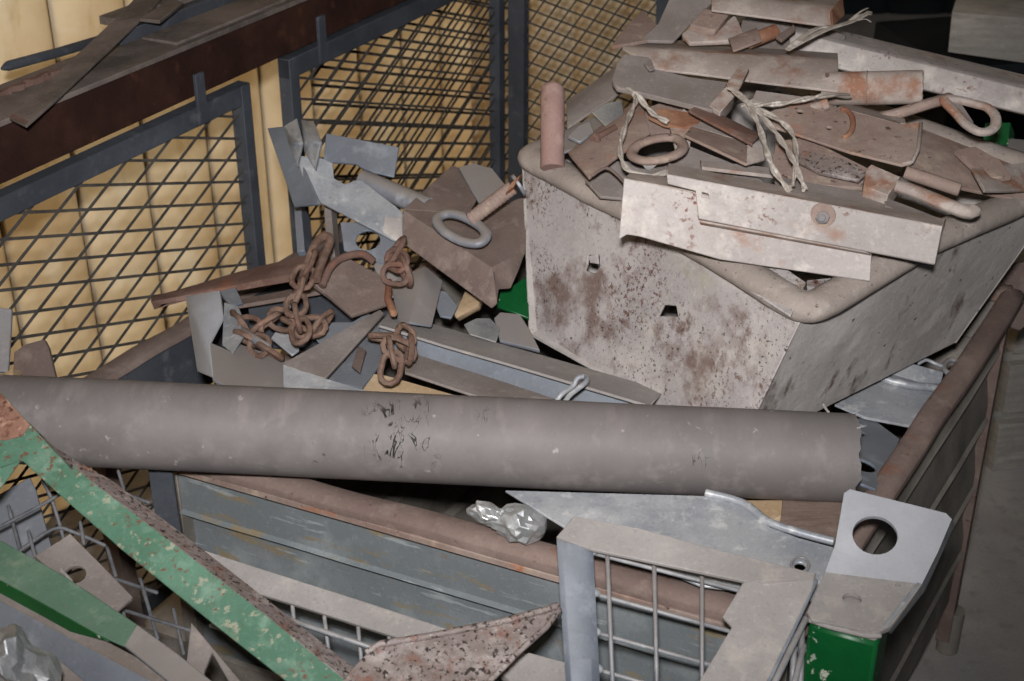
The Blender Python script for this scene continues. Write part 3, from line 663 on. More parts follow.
pl_, g = fp([(592, 112), (606, 103), (622, 100), (624, 116), (606, 126)], .003, o=.02)
one('foil_scrap', 'small shiny crumpled scrap behind the brown angle', 'foil scrap', g, FOIL)
pl_, g = fp([(640, 110), (668, 100), (712, 112), (690, 135), (660, 140), (640, 134)], .006, o=.02)
one('rusty_plate', 'brown rusty plate behind the iron ring', 'plate', g, RUSTP)
pl_, g = fp([(668, 120), (684, 108), (694, 118), (690, 146), (676, 152)], .005, o=.055)
one('bent_plate', 'small bent pale plate between the ring and the box section', 'plate', g, PALE)
pl_, g = fp([(585, 180), (610, 160), (640, 162), (655, 178), (640, 200), (600, 196)], .005, o=-.01)
one('dusty_plate', 'grey dusty plate under the iron ring at the tub rim', 'plate', g, DUSTY)
pl_, g = fp([(640, 178), (672, 152), (690, 146), (745, 168), (770, 186), (720, 184), (660, 172)], .006, o=.02)
one('dusty_plate', 'wide dusty plate in front of the box section', 'plate', g, DUSTY)
one('iron_bar', 'thick speckled bar lying below the rust streaked angle at right', 'bar', tube(smooth_path([q(886, 183, .07), q(910, 190, .08), q(940, 202, .09), q(966, 212, .09), q(972, 210, .09)], 4), .0125, 10, flat=.7), PALE)
pl_, g = fp([(864, 186), (866, 169), (871, 164), (901, 177), (888, 195)], .03, o=.09)
one('steel_block', 'small pale square block against the speckled bar', 'block', g, PALE)
t = Thing('steel_angle', 'brownish angle sloping down to the right rim behind the streaked angle', 'steel angle')
t.part('angle', strip([q(905, 122, -.02), q(908, 146, .03), q(914, 178, .04)], [(1050, 178, 1.99), (1050, 196, 1.95), (1045, 206, 1.95)], .005, seed=13), RUSTP); t.done()
t = Thing('steel_angle', 'pale tan angle end at the right edge over the tub rim', 'steel angle')
t.part('angle', strip([q(972, 168, .04), q(985, 190, .06)], [(1045, 160, 2.0), (1048, 190, 1.97)], .005, seed=14), PALE); t.done()
pl_, g = fp([(770, 170), (776, 141), (806, 137), (872, 170), (866, 188), (810, 184)], .006, o=.04)
one('rusty_plate', 'orange stained plate under the streaked angle', 'plate', g, RUSTP)
t = Thing('dusty_strip', 'long dusty strip just behind the bolted angle', 'strip')
t.part('strip', strip([q(775, 176, .06), q(775, 196, .075)], [q(890, 196, .06), q(892, 214, .07)], .005, seed=15), DUSTY); t.done()
t = Thing('dusty_strip', 'thin doubled strip ending under the speckled bar', 'strip')
t.part('strip', strip([q(885, 197, .07), q(885, 206, .08)], [q(942, 219, .06), q(940, 226, .07)], .004, seed=16), DUSTY); t.done()
one('rusty_tube', 'short orange rusty tube near the top of the heap', 'tube', hot(q(748, 42, .04), q(776, 31, .04), .0105), RUSTO)
pl_, g = fp([(776, 36), (780, 33), (794, 24), (796, 29), (782, 40)], .006, o=.07)
one('curved_shard', 'small dark curved shard beside the orange tube', 'shard', g, DUSTB)
pl_, g = fp([(736, 50), (742, 20), (800, 16), (846, 36), (840, 60), (760, 58)], .006, o=-.03)
one('dusty_plate', 'wide grey dusty plate under the straps at the top of the heap', 'plate', g, DUSTY)
pl_, g = fp([(752, 100), (756, 90), (800, 96), (838, 104), (800, 112)], .005, o=.0)
one('rusty_plate', 'flat tan plate in the shadow under the long channel', 'plate', g, PALE)
# ------------------------------------------------------------------ scrap heaped in the left of the big bin
def bd(y):
    K = [(100, 2.34), (140, 2.28), (200, 2.18), (300, 2.08), (400, 1.91), (440, 1.85)]
    for (a, u), (b, v) in zip(K, K[1:]):
        if y <= b: return u+(v-u)*(y-a)/(b-a)
    return 1.85
def b(x, y, o=0.): return (x, y, bd(y)-o)
def bp(outline, t=.004, holes=(), o=0., tilt=(0, 0, 0)):
    xs = [p[0] for p in outline]; ys = [p[1] for p in outline]
    A, B, C = b(min(xs), max(ys), o), b(max(xs), max(ys), o), b((min(xs)+max(xs))/2, min(ys), o)
    pl = plane((A[0], A[1], A[2]+tilt[0]), (B[0], B[1], B[2]+tilt[1]), (C[0], C[1], C[2]+tilt[2]))
    return pl, plate(pl, outline, [circle(pl, *h) for h in holes], t)
t = Thing('galvanised_bracket', 'galvanised bracket with a folded end and tabs, topmost at left of the heap', 'bracket')
t.part('end_flange', sheet([b(267, 128, .0), b(285, 126, .04), b(320, 204, .06), b(294, 207, .02)], [[0, 1, 2, 3]], .004), GALVB)
plF = plane((300, 160, 2.19), (402, 240, 2.13), (385, 150, 2.22))
t.part('arm', plate(plF, [(296, 155), (322, 158), (333, 163), (334, 178), (345, 184), (356, 180), (362, 180), (403, 212), (403, 243), (396, 241), (312, 197), (304, 180)], t=.005), GALVL)
t.part('end_patch', plate((plF[0]+plF[1]*.0015, plF[1]), [(384, 217), (402, 217), (402.5, 242), (396, 240), (383, 232)], t=.0015), PALEW, label='pale end patch')
t.part('upper_sheet', plate(plane((326, 133, 2.235), (399, 147, 2.215), (360, 176, 2.2)), [(326, 133), (399, 147), (394, 177), (372, 172), (362, 168), (356, 164), (323, 162)], t=.004), GALVB)
t.part('folded_tab', sheet([b(284, 126, .05), b(297, 118, .05), b(303, 142, .075), b(297, 166, .09), b(289, 146, .05), b(294, 142, .09)], [[0, 1, 2, 5], [0, 5, 4], [5, 2, 3, 4]], .004), GALVL)
t.part('folded_tab', sheet([b(301, 119, .05), b(314, 122, .06), b(322, 142, .085), b(315, 169, .09), b(304, 151, .06), b(310, 140, .1)], [[0, 1, 2, 5], [0, 5, 4], [5, 2, 3, 4]], .004), GALVL)
t.done()
one('steel_tube', 'grey tube end behind the galvanised bracket arm', 'tube', hot(b(362, 180, -.01), b(428, 208, .0), .0165), GALV)
t = Thing('rusty_hood', 'large brown rusty folded plate left of the tub, an eye bolt on it', 'folded plate')
hv = [(403, 209, 2.13), (402, 243, 2.12), (491, 308, 2.0), (497, 303, 2.0), (499, 289, 2.02), (511, 288, 2.03), (519, 270, 2.06), (526, 250, 2.09), (527, 196, 2.16), (468, 214, 2.16), (484, 188, 2.22), (481, 176, 2.25), (452, 165, 2.27), (492, 268, 2.01)]
t.part('front_band', sheet([hv[0], hv[1], hv[2], hv[3], hv[13]], [[0, 1, 2, 4], [2, 3, 4]], .005), DUSTB)
t.part('tray', sheet([hv[0], hv[13], hv[3], hv[4], hv[5], hv[6], hv[7], hv[8], hv[9]], [[0, 1, 8], [1, 2, 3], [1, 3, 4, 5], [1, 5, 6], [1, 6, 7, 8]], .005), DUSTB)
t.part('raised_flap', sheet([hv[0], hv[9], hv[10], hv[11], hv[12]], [[0, 1, 2, 3, 4]], .005), DUSTB)
t.done()
pl_, g = bp([(458, 167), (474, 163), (492, 168), (505, 184), (498, 200), (480, 204)], .005, o=.0)
one('dusty_plate', 'grey rounded plate showing behind the raised flap of the brown hood', 'plate', g, GALV)
rg = smooth_path([(437, 220, 2.06), (446, 214, 2.07), (462, 216, 2.06), (480, 226, 2.04), (486, 235, 2.02), (479, 243, 2.01), (462, 241, 2.02), (444, 231, 2.04)], 5, closed=True)
t = Thing('eye_bolt', 'grey iron eye bolt with rusty threaded shank lying on the brown hood', 'eye bolt')
t.part('eye', tube(rg, .0082, 10, flat=.8, up=UP, closed=True), GALV)
sh = [P(470, 220, 2.045).lerp(P(513, 187, 2.03), k/24) for k in range(25)]
t.part('shank', tube(sh, .0098, 10, taper=[1+.13*(k % 2) for k in range(25)]), RUSTP)
t.part('nut', prism(circle(plane(P(508, 190, 2.02), P(512, 183, 2.02), P(512, 192, 2.06)), 510, 188, .0155, 6), (sh[-1]-sh[0]).normalized()*.014), RUSTO, label='orange rusty nut')
t.part('washer', tube([P(517, 186, 2.03), P(520, 184, 2.03)], .017, 18), GALV)
t.done()
# upright galvanised piece and neighbours
t = Thing('galvanised_angle', 'smooth galvanised angle standing behind the long channel', 'steel angle')
t.part('angle', strip([b(390, 282, .0), b(425, 266, .03), b(443, 281, .0)], [b(399, 326, .02), b(409, 322, .05), b(432, 326, .03)], .004, seed=31, dent=.0005), GALV); t.done()
pl_, g = bp([(440, 290), (447, 292), (458, 306), (451, 318), (440, 316), (436, 306)], .004, o=-.02)
one('blue_offcut', 'small bluish steel offcut in the shadow beside the smooth angle', 'offcut', g, GALVB)
one('wood_offcut', 'small pale wooden offcut in the shadow under the brown hood', 'wood offcut', prism([b(465, 291, -.03), b(480, 299, -.03), b(478, 306, -.03), b(456, 318, -.03), b(454, 315, -.03)], Vector((.004, .012, -.012))), WOOD)
pl_, g = bp([(497, 306), (500, 292), (512, 286), (528, 275), (529, 318)], .006, o=-.05)
one('green_offcut', 'green painted steel offcut squeezed between brown hood and tub', 'offcut', g, GREENF)
pl_, g = bp([(494, 318), (500, 312), (520, 314), (530, 330), (540, 350), (500, 340)], .006, o=-.02)
one('galvanised_offcut', 'rounded galvanised offcut at the lower left corner of the tub', 'offcut', g, GALV)
pl_, g = bp([(464, 324), (476, 318), (490, 318), (500, 328), (496, 342), (470, 334)], .003, o=-.005)
one('foil_scrap', 'shiny scrap on the back of the long channel', 'foil scrap', g, FOIL)
# long galvanised channel
t = Thing('galvanised_channel', 'long galvanised channel running from the chain heap to under the tub', 'steel channel')
t.part('top_flange', strip([(388, 311, 2.10), (379, 325, 2.005)], [(665, 390, 1.95), (650, 405.5, 1.855)], .004, seed=33), BAR)
t.part('web', strip([(379, 325, 2.03), (380, 346, 2.02), (392, 360, 1.96)], [(650, 406, 1.885), (650, 434, 1.875), (642, 446, 1.83)], .004, seed=33), GALVB)
t.part('ledge', strip([b(404, 350, .0), b(405, 372, .03)], [b(560, 400, .0), b(560, 424, .03)], .004, seed=34), DUSTY)
t.done()
one('wire_tie', 'grey knotted wire hooked over the edge of the long channel', 'wire', tube(smooth_path([(556, 402, 1.85), (562, 394, 1.85), (573, 386, 1.86), (578, 378, 1.86), (586, 377, 1.86), (585, 383, 1.84), (570, 395, 1.83), (564, 404, 1.82)], 5), .0036, 7), GALVL)
# channel frame at left of it
t = Thing('channel_corner', 'dusty galvanised channel frame corner above the middle of the pipe', 'channel frame')
plG = plane(b(284, 364, .06), b(381, 311, .02), b(325, 377, .06))
t.part('top_flange', plate(plG, [(283, 363), (352, 325), (380, 309), (384, 313), (325, 378), (300, 371)], t=.005), DUSTY)
t.part('web', sheet([b(322, 378, -.0), b(383, 311, -.05), b(391, 352, -.03), b(362, 388, .02)], [[0, 1, 2, 3]], .004), GALVB)
t.part('lip', sheet([PL(283, 364, plG), PL(325, 378, plG), b(362, 389, .06), b(392, 399, .06), b(370, 402, .06), b(330, 396, .06), b(284, 396, .06)], [[0, 1, 5, 6], [1, 2, 4, 5], [2, 3, 4]], .004), GALVL, label='bright front lip')
t.part('rib', strip([b(352, 366, .035), b(360, 372, .04)], [b(358, 346, .02), b(366, 350, .03)], .003, seed=35), DUSTB)
t.done()
pl_, g = bp([(359, 386), (369, 373), (385, 375), (410, 382), (470, 399), (470, 408), (380, 402)], .012, o=.0)
one('wood_strip', 'thin pale wooden strip just above the middle of the pipe', 'wood strip', g, WOOD)
# bracket at left
t = Thing('galvanised_bracket', 'galvanised folded bracket standing at the left end of the bin above the pipe', 'bracket')
t.part('end_flange', sheet([b(185, 296, .0), b(220, 290, .04), b(223, 318, .06), b(209, 342, .07), b(213, 378, .08), b(197, 371, .03)], [[0, 1, 2, 3], [0, 3, 4, 5]], .004), GALVU)
t.part('tab', sheet([b(224, 302, .03), b(238, 306, .04), b(244, 320, .05), b(243, 336, .06), b(232, 352, .07), b(222, 345, .05)], [[0, 1, 2, 5], [2, 3, 4, 5]], .004), GALVL)
t.part('tab', sheet([b(218, 291, .0), b(236, 287, .0), b(243, 303, .01), b(230, 305, .02)], [[0, 1, 2, 3]], .004), GALVB)
t.part('base_plate', sheet([b(210, 342, .07), b(232, 352, .06), b(240, 344, .03), b(288, 360, .03), b(292, 396, .06), b(240, 394, .08), b(213, 379, .08)], [[0, 1, 5, 6], [1, 2, 3, 4, 5]], .005), GALV)
t.done()
t = Thing('tapered_bar', 'long pinkish rusty bar with a tapered tip in front of the mesh fence', 'bar')
t.part('bar', strip([(150, 296, 2.2), (150, 301, 2.17), (160, 304, 2.17)], [(330, 248, 2.2), (330, 268, 2.13), (330, 276, 2.13)], .007, dent=.003, seed=37), RUST); t.done()
t = Thing('tapered_bar', 'second rusty bar just below the pinkish tapered one', 'bar')
t.part('bar', strip([b(232, 300, -.02), b(232, 306, .0)], [b(330, 282, -.02), b(330, 290, .0)], .006, dent=.002, seed=38), DUSTB); t.done()
t = Thing('spade_plate', 'flat brown spade shaped plate lying among the rusty chains', 'plate')
plH, g = bp([(310, 282), (322, 274), (349, 258), (388, 279), (387, 303), (351, 315), (330, 297)], .008, o=.06)
t.part('blade', g, DUSTB)
t.part('edge_strip', tube([b(389, 281, .06), b(388, 300, .07), b(394, 314, .08)], .0055, 7), RUSTO, label='orange rusty edge')
t.done()
def link(c, tv, sv, L=.05, W=.030, r=.0048):
    h = L/2-W/2; P_ = []
    for k in range(6):
        a = -math.pi/2+math.pi*k/5; P_.append(c+tv*(h+math.cos(a)*W/2)+sv*math.sin(a)*W/2)
    for k in range(6):
        a = math.pi/2+math.pi*k/5; P_.append(c+tv*(-h+math.cos(a)*W/2)+sv*math.sin(a)*W/2)
    return tube(P_, r, 7, closed=True)
def chain(label, path, L=.044, W=.027, r=.0041, mat=None, jit=.0):
    t = Thing('chain', label, 'chain'); c = smooth_path(path, 12)
    acc, pts_, nxt = 0, [c[0]], L*.66
    for u, v in zip(c, c[1:]):
        acc += (v-u).length
        if acc >= nxt: pts_.append(v); nxt += L*.66
    rnd = random.Random(len(label))
    for k in range(len(pts_)-1):
        m = (pts_[k]+pts_[k+1])/2+Vector((rnd.uniform(-1, 1), rnd.uniform(-1, 1), rnd.uniform(-1, 1)))*jit
        tv = (pts_[k+1]-pts_[k]).normalized(); vw = (CAM-m).normalized(); s = tv.cross(vw).normalized(); s2 = tv.cross(s)
        a = (.35 if k % 2 else 1.35)+rnd.uniform(-.3, .3); sv = s*math.cos(a)+s2*math.sin(a)
        t.part('link', link(m, tv, sv, L, W, r), mat or CHAIN, bevel=0)
    t.done()
chain('rusty chain hanging down over the tip of the spade shaped plate', [b(312, 255, .1), b(302, 280, .11), b(296, 300, .12), b(297, 318, .12), b(302, 335, .12), b(303, 350, .11)])
chain('rusty chain trailing left from the hanging chain to the bracket', [b(236, 318, .04), b(252, 330, .06), b(272, 318, .07), b(290, 322, .08), b(310, 330, .09), b(326, 318, .08), b(338, 318, .07)])
chain('rusty chain lying low behind the left bracket', [b(240, 336, .04), b(255, 342, .05), b(270, 352, .06), b(286, 358, .07)], L=.042)
chain('orange rusty chain bunched on the end of the long channel', [b(378, 335, .07), b(395, 334, .08), b(408, 344, .09), b(408, 356, .09), b(396, 352, .1), b(386, 346, .11), b(392, 362, .1), b(384, 372, .09), b(398, 370, .08)], mat=CHAIN, jit=.004)
chain('brown chain bunched under the edge of the brown hood', [b(398, 243, .1), b(388, 256, .09), b(396, 266, .1), b(408, 262, .11), b(402, 274, .1), b(386, 272, .09), b(380, 280, .09)], jit=.004, mat=RUST)
one('iron_hook', 'long narrow rusty loop standing up left of the spade plate', 'hook', tube(smooth_path([b(302, 283, .1), b(308, 262, .1), b(316, 243, .09), b(326, 236, .08), b(330, 242, .08), b(322, 262, .1), b(316, 280, .11)], 6), .0062, 8), CHAIN)
one('iron_hook', 'curved rusty rod passing from the narrow loop to behind the chain bunch', 'hook', tube(smooth_path([b(322, 286, .09), b(330, 268, .09), b(342, 258, .08), b(362, 254, .08), b(374, 262, .07)], 6), .0058, 8), RUST)
pl_, g = bp([(340, 222), (362, 222), (398, 243), (402, 278), (368, 262), (344, 250)], .004, holes=[(368, 240, .018)], o=-.01)
one('perforated_plate', 'bright galvanised plate with a round hole below the bracket arm', 'plate', g, GALVB)
pl_, g = bp([(372, 262), (400, 268), (404, 290), (388, 300)], .004, o=-.005)
one('galvanised_offcut', 'pale blue galvanised offcut beside the brown chain bunch', 'offcut', g, GALV)
one('steel_post', 'blurred grey post standing behind the narrow loop', 'post', beam(b(334, 262, -.05), b(330, 205, -.06), .028, .012, up=EN), DUSTY)
one('blue_post', 'short blue grey post end in front of the yellow wall at left of the heap', 'post', beam(b(306, 262, -.1), b(302, 210, -.12), .05, .012, up=EN), GALVB)
pl_, g = bp([(271, 338), (279, 326), (299, 334), (299, 350), (292, 355)], .004, o=.02)
one('galvanised_offcut', 'light blue galvanised offcut under the hanging chain', 'offcut', g, GALVL)
pl_, g = bp([(312, 335), (326, 322), (352, 322), (368, 312), (374, 318), (322, 346)], .004, o=.0)
one('galvanised_offcut', 'bluish galvanised offcut behind the frame corner', 'offcut', g, GALVB)
one('bright_strip', 'little bright bent strip beside the chains', 'strip', strip([b(283, 306, .05), b(288, 310, .06)], [b(290, 293, .04), b(296, 297, .05)], .003, seed=44), GALVL)
one('steel_rod', 'thin rod sloping down from the left bracket to the chains', 'rod', tube([b(243, 331, .05), b(268, 348, .07)], .0062, 8), GALV)
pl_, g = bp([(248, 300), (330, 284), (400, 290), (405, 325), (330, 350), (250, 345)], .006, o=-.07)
one('dusty_plate', 'dark plate added low behind the chains to shade the gaps', 'plate', g, SLATE)  # dark sheet added so the gaps behind the chains stay black
# right of the tub
ZP = .70
plI = plane(PZ(841, 406, .715), PZ(944, 395, .70), PZ(919, 428, .70))
t = Thing('galvanised_sheet', 'bright galvanised sheet with a bolt hole between tub and right rim', 'sheet')
t.part('sheet', plate(plI, [(835, 404), (880, 380), (900, 381), (938, 393), (912, 426), (865, 417)], [circle(plI, 926, 409, .0062)], .004), GALVL)
t.part('rolled_edge', tube([PL(x, y, plI)+plI[1]*.005 for x, y in ((876, 378), (890, 384), (908, 388), (936, 391))], .006, 8), GALVL)
t.done()
pl_ = plane(PZ(894, 373, .725), PZ(947, 374, .715), PZ(911, 364, .73))
t = Thing('galvanised_offcut', 'small bright folded offcut beside the ring at the right rim', 'offcut')
t.part('plate', plate(pl_, [(893, 374), (911, 363), (944, 372), (941, 384), (920, 382)], t=.012), GALVL); t.done()
one('iron_ring', 'small grey ring hook at the inner side of the right rim', 'ring', tube([PZ(952+8*math.cos(a*.5236), 367+7*math.sin(a*.5236), .725) for a in range(12)], .0042, 7, closed=True), GALV)
one('wire_tie', 'thin bright wire scrap sticking up beside the tub at right', 'wire', tube(smooth_path([PZ(918, 364, .72), PZ(926, 360, .73), PZ(934, 363, .73), PZ(944, 367, .725)], 4), .003, 6), GALVL)
plJ = plane(PZ(845, 425, .715), PZ(899, 440, .70), PZ(880, 490, .735))
one('perforated_plate', 'dark galvanised plate with a large hole just beyond the pipe end', 'plate', plate(plJ, [(830, 418), (872, 418), (900, 439), (893, 458), (885, 472), (876, 489), (845, 478)], [circle(plJ, 862, 465, .018), circle(plJ, 860, 433, .008)], .004), GALVB)
one('white_clip', 'tiny white curved clip where the tub meets the pipe end', 'clip', tube(smooth_path([(823, 404, 1.80), (826, 409, 1.79), (829, 413, 1.78)], 3), .002, 6), PALEW)

# small odd pieces lying on top of the tub heap
def rod(a, b_, r, n=10): return tube([q(*a), q(*b_)], r, n)
t = Thing('bolt', 'small rusty bolt lying between the pinkish tube and the looped cord', 'bolt')
t.part('shank', rod((596, 138, .05), (616, 127, .05), .0045), RUST); t.part('head', rod((593, 140, .05), (597, 137.5, .05), .0085, 6), RUST); t.done()
pl_, g = fp([(568, 136), (578, 126), (590, 121), (594, 132), (580, 142)], .005, o=.03)
one('steel_offcut', 'grey triangular offcut leaning on the right side of the pinkish tube', 'offcut', g, GALV)
t = Thing('steel_channel', 'short dusty channel piece lying under the cord between the angular block and the orange tube', 'steel channel')
t.part('channel', strip([q(728, 38, .05), q(731, 44, .07), q(733, 51, .07)], [q(757, 27, .05), q(760, 33, .07), q(762, 40, .07)], .004, seed=81), RUSTP); t.done()
t = Thing('steel_strip', 'narrow pale strip wedged under the box section pointing right', 'strip')
t.part('strip', strip([q(700, 160, .05), q(702, 167, .06)], [q(776, 168, .05), q(778, 176, .06)], .005, seed=82), PALE); t.done()
pl_, g = fp([(796, 160), (804, 150), (842, 158), (868, 172), (858, 180), (820, 172)], .006, o=.075, tilt=(.02, 0, 0))
one('rusty_plate', 'pinkish speckled plate lying left of the pale square block', 'plate', g, SPECK)
one('iron_bar', 'short rusty round bar under the right end of the streaked angle', 'bar', rod((905, 172, .06), (960, 190, .05), .009), RUSTP)
t = Thing('steel_angle', 'small pale angle lying between the streaked angle and the hooked rod', 'steel angle')
t.part('angle', strip([q(856, 110, .03), q(858, 115, .055), q(861, 121, .055)], [q(905, 118, .03), q(906, 123, .055), q(905, 128, .05)], .004, seed=83), PALE); t.done()
pl_, g = fp([(955, 150), (975, 146), (1000, 160), (1012, 176), (985, 178)], .008, o=.03)
one('rusty_plate', 'tan stained plate end near the right edge below the hooked eye', 'plate', g, RUSTP)
pl_, g = fp([(648, 116), (660, 108), (690, 112), (700, 121), (684, 128), (664, 124)], .006, o=.06)
one('bent_plate', 'small rust ringed plate above the iron ring', 'plate', g, RUSTO)
t = Thing('bolt', 'stubby bolt standing out of the heap above the streaked angle', 'bolt')
t.part('shank', rod((812, 108, .06), (824, 104, .08), .006), PALE); t.part('head', rod((822, 104.5, .08), (828, 102.5, .085), .0105, 6), PALE); t.done()
one('bent_wire', 'thin dark bent wire lying across the dusty plate at the tub rim', 'wire', tube(smooth_path([q(592, 176, .07), q(606, 168, .07), (618, 176, 1.87), q(630, 190, .07)], 5), .0022, 6), DUSTB)
# ------------------------------------------------------------------ below and in front of the pipe
# galvanised sheet under the pipe
plK = (PZ(650, 540, .765), Vector((.0, -.12, 1)).normalized())
t = Thing('galvanised_sheet', 'broad galvanised sheet with a rolled edge under the right half of the pipe', 'sheet')
t.part('sheet', plate(plK, [(505, 490), (720, 496), (745, 508), (770, 527), (800, 538), (834, 547), (836, 580), (815, 600), (700, 585), (570, 530)], [circle(plK, 800, 566, .0062)], .004), GALVL)
t.part('rolled_edge', tube(smooth_path([PL(x, y, plK)+plK[1]*.002 for x, y in ((705, 494), (742, 504), (768, 523), (800, 534), (834, 543))], 4), .0050, 10), GALVL)
t.part('dimple', tube([PL(800+9*math.cos(a*.5236), 566+8*math.sin(a*.5236), plK)+plK[1]*.001 for a in range(12)], .002, 6, closed=True), GALV)
t.done()
one('wood_block', 'small orange wooden block under the right end of the pipe', 'wood block', prism([PZ(738, 500, .735), PZ(784, 500, .735), PZ(783, 516, .735), PZ(768, 522, .735)], UP*-.03), WOOD)
one('timber', 'grey brown timber end under the right end of the pipe', 'timber', prism([PZ(783, 496, .74), PZ(860, 500, .74), PZ(850, 548, .74), PZ(780, 522, .74)], UP*-.04), WOODG)
def lump(c, ax, ay, az, seed, amp=.35, sub=3):
    bm = bmesh.new(); bmesh.ops.create_icosphere(bm, subdivisions=sub+1, radius=1)
    for v in bm.verts:
        p = v.co.normalized(); s = Vector((seed, 0, 0))
        r = 1+amp*(noise.ridged_multi_fractal(p*1.3+s, 1, 2, 3, 1, 2)-.9)*.6+amp*.5*noise.noise(p*3.1+s)
        v.co = c+(ax*p.x+ay*p.y+az*p.z)*r
    return from_bm(bm)
rx, ry, rz = Vector((1, 0, 0)), Vector((0, CT, -ST)), Vector((0, ST, CT))
d = 1.69
t = Thing('crumpled_foil', 'crumpled silver foil wad lying on the bin rim under the pipe', 'foil')
t.part('foil', lump(P(520, 524, d), (rx*.94-rz*.3)*.030, ry*.02, (rz*.94+rx*.3)*.022, 3, .5, 2), FOIL)
t.part('foil_fold', lump(P(487, 514, d), (rx*.9-rz*.35)*.022, ry*.014, (rz*.94+rx*.3)*.013, 8, .5, 2), FOIL)
t.done()
# corner bracket on the green post
t = Thing('green_post', 'bright green chipped square post at the lower right corner', 'post')
pz = .787
c0, c1 = PZ(809, 619, pz), PZ(880, 633, pz); fx = (c1-c0); fw_ = fx.length; fx.normalize(); fx = Matrix.Rotation(math.radians(-7), 3, 'Z') @ fx; fy = Vector((-fx.y, fx.x, 0))
pc = c0+fx*fw_/2+fy*fw_/2
ctop = [c0, c0+fx*fw_*1.02, c0+fx*fw_*1.02+fy*fw_, c0+fy*fw_]
t.part('post', obox(Vector((pc.x, pc.y, pz/2-.004)), fx*fw_/2, fy*fw_/2, UP*(pz/2-.004)), GREENF, bevel=.004)
t.part('weld_cap', obox(Vector((pc.x, pc.y, pz-.005)), fx*(fw_/2-.002), fy*(fw_/2-.002), UP*.003), BAR, bevel=.002)
t.done()
plL = (PZ(850, 600, .795), Vector((-.05, -.10, 1)).normalized())
lo_l, lo_r = PL(825, 572, plL), PL(922, 584, plL)
plU = plane(lo_l, lo_r, P(895, 498, 1.585))
t = Thing('bent_bracket', 'pale bent bracket plate with a large round hole on top of the green post', 'bracket')
t.part('upper_leaf', plate(plU, [(825, 572), (835, 545), (844, 493), (850, 489), (946, 513), (952, 519), (938, 552), (922, 584)], [circle(plU, 875, 535, .0237, 32)], .006), GALVU)
t.part('lower_leaf', plate(plL, [(825, 572), (922, 584), (905, 608), (890, 627), (878, 632), (862, 630), (812, 619), (807, 612)], [circle(plL, 852, 599, .0098, 18), circle(plL, 898, 585, .0028, 10)], .006), BAR)
t.part('side_lip', strip([PL(951, 518, plU), P(955, 524, 1.60)], [PL(920, 586, plU), P(924, 594, 1.545)], .005, seed=60), GALVL)
t.part('side_lip', strip([PL(921, 584, plL), P(925, 591, 1.545)], [PL(886, 629, plL), P(890, 635, 1.50)], .005, seed=61), GALVL)
t.part('weld_bead', tube(smooth_path([PL(x, y, plL)-UP*.006 for x, y in ((809, 615), (830, 622), (850, 627), (868, 631), (882, 631))], 4), .003, 8), BAR)
t.done()
# mesh frame
t = Thing('cage_grille', 'grey steel frame with a welded rod grid, bottom centre in front of the bin', 'mesh frame')
plT = (PZ(690, 550, .815), Vector((-.06, -.22, 1)).normalized())
t.part('top_flange', plate(plT, [(556, 537), (574, 516), (640, 528), (720, 550), (816, 573), (814, 580), (764, 585), (745, 581), (592, 549)], [], .005), BAR)
e0, e1_ = PL(557, 540, plT), PL(593, 549, plT)
dl = (556+11, 690); 
D0, D1_ = e0.copy(), e1_.copy()
def fdep(p): v = p-CAM; return v.y*CT-v.z*ST
de = fdep(e0)
t.part('upright', strip([(556, 539, de+.0), (562, 541, de-.006), (585, 546, de-.004), (594, 550, de+.004)], [(566, 700, de-.075), (572, 700, de-.081), (593, 700, de-.079), (601, 700, de-.07)], .005, seed=63), GALVB)
plR = plane(PL(743, 583, plT), PL(815, 577, plT), P(735, 690, 1.44))
t.part('right_flange', plate(plR, [(743, 582), (770, 578), (815, 577), (812, 590), (763, 690), (694, 690), (732, 627), (722, 617)], [], .005), BAR)
t.part('flange_side', strip([PL(815, 578, plR), PL(815, 578, plR)+ (ry*.035-rz*.01)], [PL(762, 692, plR), PL(762, 692, plR)+(ry*.035-rz*.01)], .004, seed=64), GALVB)
dg = de+.012
def gd(y): return dg-.00048*(y-550)
for (a, b_) in (((585, 551), (752, 594)), ((588, 592), (740, 634)), ((590, 631), (722, 668)), ((592, 668), (700, 699))):
    t.part('grid_rod', tube([(a[0], a[1], gd(a[1])), (b_[0], b_[1], gd(b_[1])+.004)], .0026, 8), ROD)
for (a, b_) in (((607, 548), (613, 692)), ((654, 560), (657, 692)), ((702, 574), (702, 692))):
    t.part('grid_rod', tube([(a[0], a[1], gd(a[1])-.006), (b_[0], b_[1], gd(b_[1])-.006)], .0027, 8), GALV)
for y in (551, 592, 631, 668):
    x = 586+(y-551)*.05
    t.part('weld', lump(P(x+3, y, gd(y)-.004), rx*.010-rz*.002, ry*.005, rz*.0055, y*.1, .25, 1), GALVL, bevel=0)
t.done()
# rods of a second grid right of the frame
t = Thing('rod_grid', 'loose grid of crossed rods between the mesh frame and the green post', 'rod grid')
for a, b_ in (((806, 618, 1.49), (770, 692, 1.42)), ((804, 645, 1.49), (792, 692, 1.45)), ((795, 632, 1.50), (792, 692, 1.47)), ((802, 630, 1.50), (800, 692, 1.46))):
    t.part('rod', tube([a, b_], .0036, 8), ROD)
t.part('rod', tube([(786, 646, 1.5), (806, 651, 1.5)], .0034, 8), ROD)
t.done()
